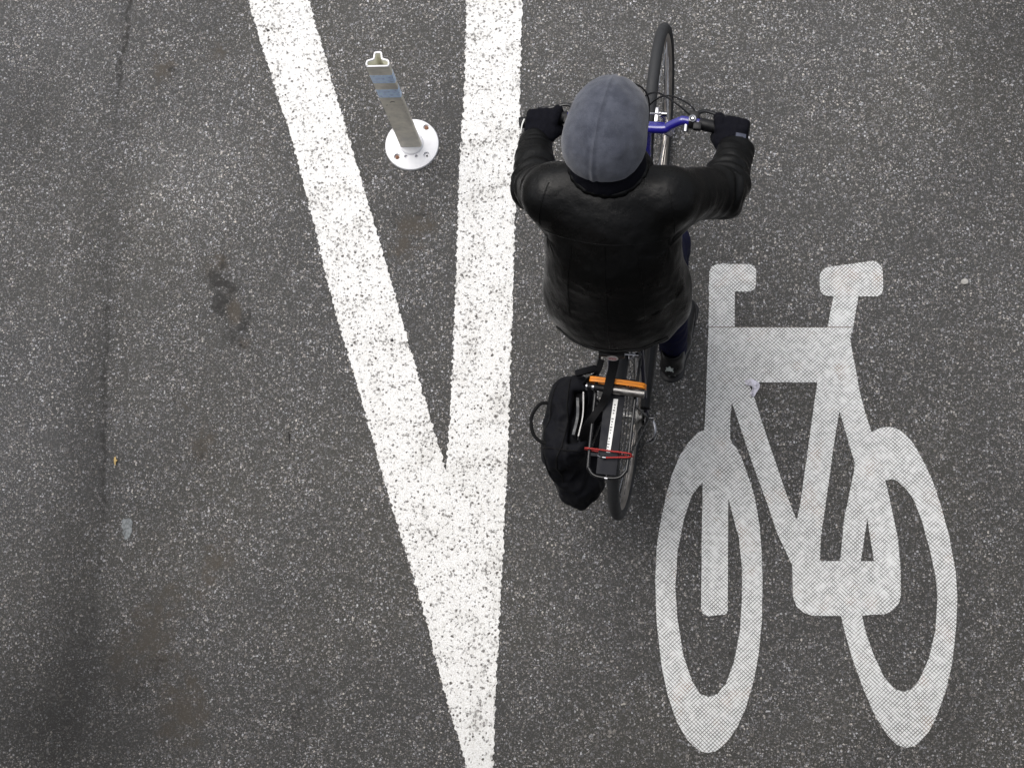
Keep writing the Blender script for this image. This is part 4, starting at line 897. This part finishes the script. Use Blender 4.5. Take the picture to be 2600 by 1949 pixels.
# beanie
def bdisp(p, n_):
    q = HR.inverted() @ (p - HC)
    d = .0030*noise.noise(p*13 + Vector((7, 2, 0))) + .0012*noise.noise(p*50)
    for (c_, r_, a_) in (((.05, -.06, .10), .045, -.006), ((-.02, -.03, .12), .05, .004), ((.055, -.10, .06), .03, .005), ((-.06, -.09, .06), .04, -.003)):
        k = (q - Vector(c_)).length/r_
        if k < 2: d += a_*math.exp(-k*k*1.5)
    sx = q.x + .004; d += .0018*math.exp(-(abs(sx)/.004)**2) - .0016*math.exp(-((abs(sx) - .010)/.006)**2) + .0018*math.sin(q.y*70 + 9*abs(sx))*math.exp(-((abs(sx) - .03)/.025)**2)*(1 if q.x > 0 else .4)
    return d
Fd = Field((-.13, .33, 1.40), (.13, .66, 1.68), .0032)
Fd.add(Fd.ell(hp_(0, .006, .028), (.0985, .122, .106), HR)); Fd.add(Fd.ell(hp_(0, -.040, -.004), (.101, .088, .094), HR), .04)
Fd.add(Fd.ell(hp_(0, .045, .042), (.078, .078, .080), HR), .04)
nrm_ = HR @ Vector((0, -.30, 1)).normalized(); pl = ((Fd.X - hp_(0, 0, -.007).x)*nrm_.x + (Fd.Y - hp_(0, 0, -.007).y)*nrm_.y + (Fd.Z - hp_(0, 0, -.007).z)*nrm_.z)
Fd.cut(pl, .012)
bn = Fd.build('beanie', M['fleece'], person, bdisp)
BB_ = bvh(bn)
L = [hp_(-.004, y, 0) for y in (.105, .06, .0, -.06, -.11)]
d_ = (HR @ Vector((0, -.25, 1))).normalized(); L = drape(BB_, L, d_, -.0004, 8)
if len(L) > 3: q = MB(); q.tube(L, .0013, 6); q.build('seam', M['fleece'], bn)

# gloves
for s, c in ((1, gR), (-1, gL)):
    Fd = Field((c[0] - .085, c[1] - .12, c[2] - .065), (c[0] + .085, c[1] + .09, c[2] + .07), .0024); hand(Fd, s, c, .0062)
    gl = Fd.build('glove', M['glove'], person, lambda p, n_: .0012*noise.noise(p*90), relax=1)
    if s == 1:
        GB = bvh(gl); L = drape(GB, [(c[0] + .008, c[1] - .020, 1.05), (c[0] + .036, c[1] - .020, 1.05)], Vector((.1, 0, 1)).normalized(), .001, 3)
        if len(L) > 2: strap(L, .018, .002, 2).build('cuff_tag', M['tagm'], gl)
    else:
        q = MB(); q.tube(spline([(c[0] - .053, c[1] + .012, c[2] + .020), (c[0] - .058, c[1] - .006, c[2] + .018), (c[0] - .060, c[1] - .030, c[2] + .012)], 5), .0022, 6, flat=.6); q.build('trim', M['labelw'], gl)
# jeans
def ddisp(p, n_): return .004*ridged(p, (12, 12, 26), 3) + .003*noise.noise(p*20) - .002
Fd = Field((-.26, -.02, .18), (.26, .74, 1.12), .006)
Fd.add(Fd.ell((0, .175, 1.0), (.165, .12, .085)))
for a in (legR, legL):
    Fd.add(Fd.cap(a[0], a[1], .090, .066), .05); Fd.add(Fd.cap(a[1], Vector(a[1]).lerp(Vector(a[2]), .5), .066, .056), .03); Fd.add(Fd.cap(Vector(a[1]).lerp(Vector(a[2]), .5), a[2], .056, .047), .03)
Fd.build('jeans', M['jeans'], person, ddisp, relax=2)
# shoes
for s, f_ in ((1, feetR), (-1, feetL)):
    a = Vector(f_[0]); b_ = Vector(f_[1]); d_ = (b_ - a).normalized(); upv = Vector((0, -d_.z, d_.y)).normalized()
    ti = a - d_*.0; Fd = Field((min(a.x, b_.x) - .07, a.y - .09, min(a.z, b_.z) - .10), (max(a.x, b_.x) + .07, b_.y + .12, max(a.z, b_.z) + .13), .0035)
    Fd.add(Fd.cap(a - d_*.002 + upv*.004, a + d_*.10, .037, .041)); Fd.add(Fd.cap(a + d_*.10 - upv*.004, b_ + d_*.03 - upv*.008, .042, .035, (tuple(upv), .8)), .02)
    Fd.add(Fd.cap(a + upv*.02, a + upv*.055 + d_*.012, .036, .040), .02); Fd.cut(Fd.cap(a + upv*.075 + d_*.012, a + upv*.10 + d_*.016, .030, .034), .006)
    sh_ = Fd.build('shoe', M['shoe'], person, lambda p, n_: .0015*noise.noise(p*35), relax=2)
    Fs = Field((min(a.x, b_.x) - .07, a.y - .09, min(a.z, b_.z) - .10), (max(a.x, b_.x) + .07, b_.y + .12, max(a.z, b_.z) + .03), .0035)
    Fs.add(Fs.cap(a - d_*.003 - upv*.036, a + d_*.09 - upv*.034, .042, .038, (tuple(upv), .32))); Fs.add(Fs.cap(a + d_*.09 - upv*.034, b_ + d_*.035 - upv*.034, .042, .042, (tuple(upv), .32)), .02)
    Fs.build('sole', M['sole'], sh_)
    if s == 1:
        # pale three-leaf emblem with bars on the heel, and small marks under it
        tr = bvh(sh_); o0 = a + Vector((-.004, -.02, .036)); em = MB(); dd = Vector((0, -.75, .66)).normalized(); ex = Vector((1, 0, 0)); ey = dd.cross(ex)*1.0
        def lay(x, y): return o0 + ex*x*1.25 + Vector((0, .66, .75))*y*1.25
        def leafp(ang, l_, w_):
            n = 10; cx, cy = 0, -.002; pts = []
            for k in range(n): t_ = 2*math.pi*k/n; u = l_*(.5 + .5*math.cos(t_)); v = w_*math.sin(t_); pts.append((cx + u*math.sin(ang) + v*math.cos(ang), cy + u*math.cos(ang) - v*math.sin(ang)))
            return pts
        shapes = [leafp(0, .014, .0038), leafp(-.85, .013, .0034), leafp(.85, .013, .0034), leafp(-1.45, .010, .002), leafp(1.45, .010, .002)]
        shapes += [[(-.011, yy), (.011, yy), (.011, yy + .0016), (-.011, yy + .0016)] for yy in (-.0045, -.0072)]
        shapes += [[(x, yy), (x + w_, yy), (x + w_, yy + .004), (x, yy + .004)] for x, yy, w_ in ((-.004, -.026, .0012), (-.002, -.025, .0012), (.0, -.026, .0012), (.014, -.025, .0015), (-.003, -.031, .0025))]
        for S_ in shapes:
            L = []
            for (x, y) in S_:
                h_ = tr.ray_cast(lay(x, y) + dd*.2, -dd, .5); 
                if h_[0] is not None: L.append(h_[0] + dd*.0012)
            if len(L) == len(S_):
                n = len(L); em.add(L + [p - dd*.0010 for p in L], [tuple(range(n)), tuple(range(n, 2*n))[::-1]] + [(k, (k+1) % n, n+(k+1) % n, n+k) for k in range(n)])
        em.build('emblem', M['emblem'], sh_, smooth=False)
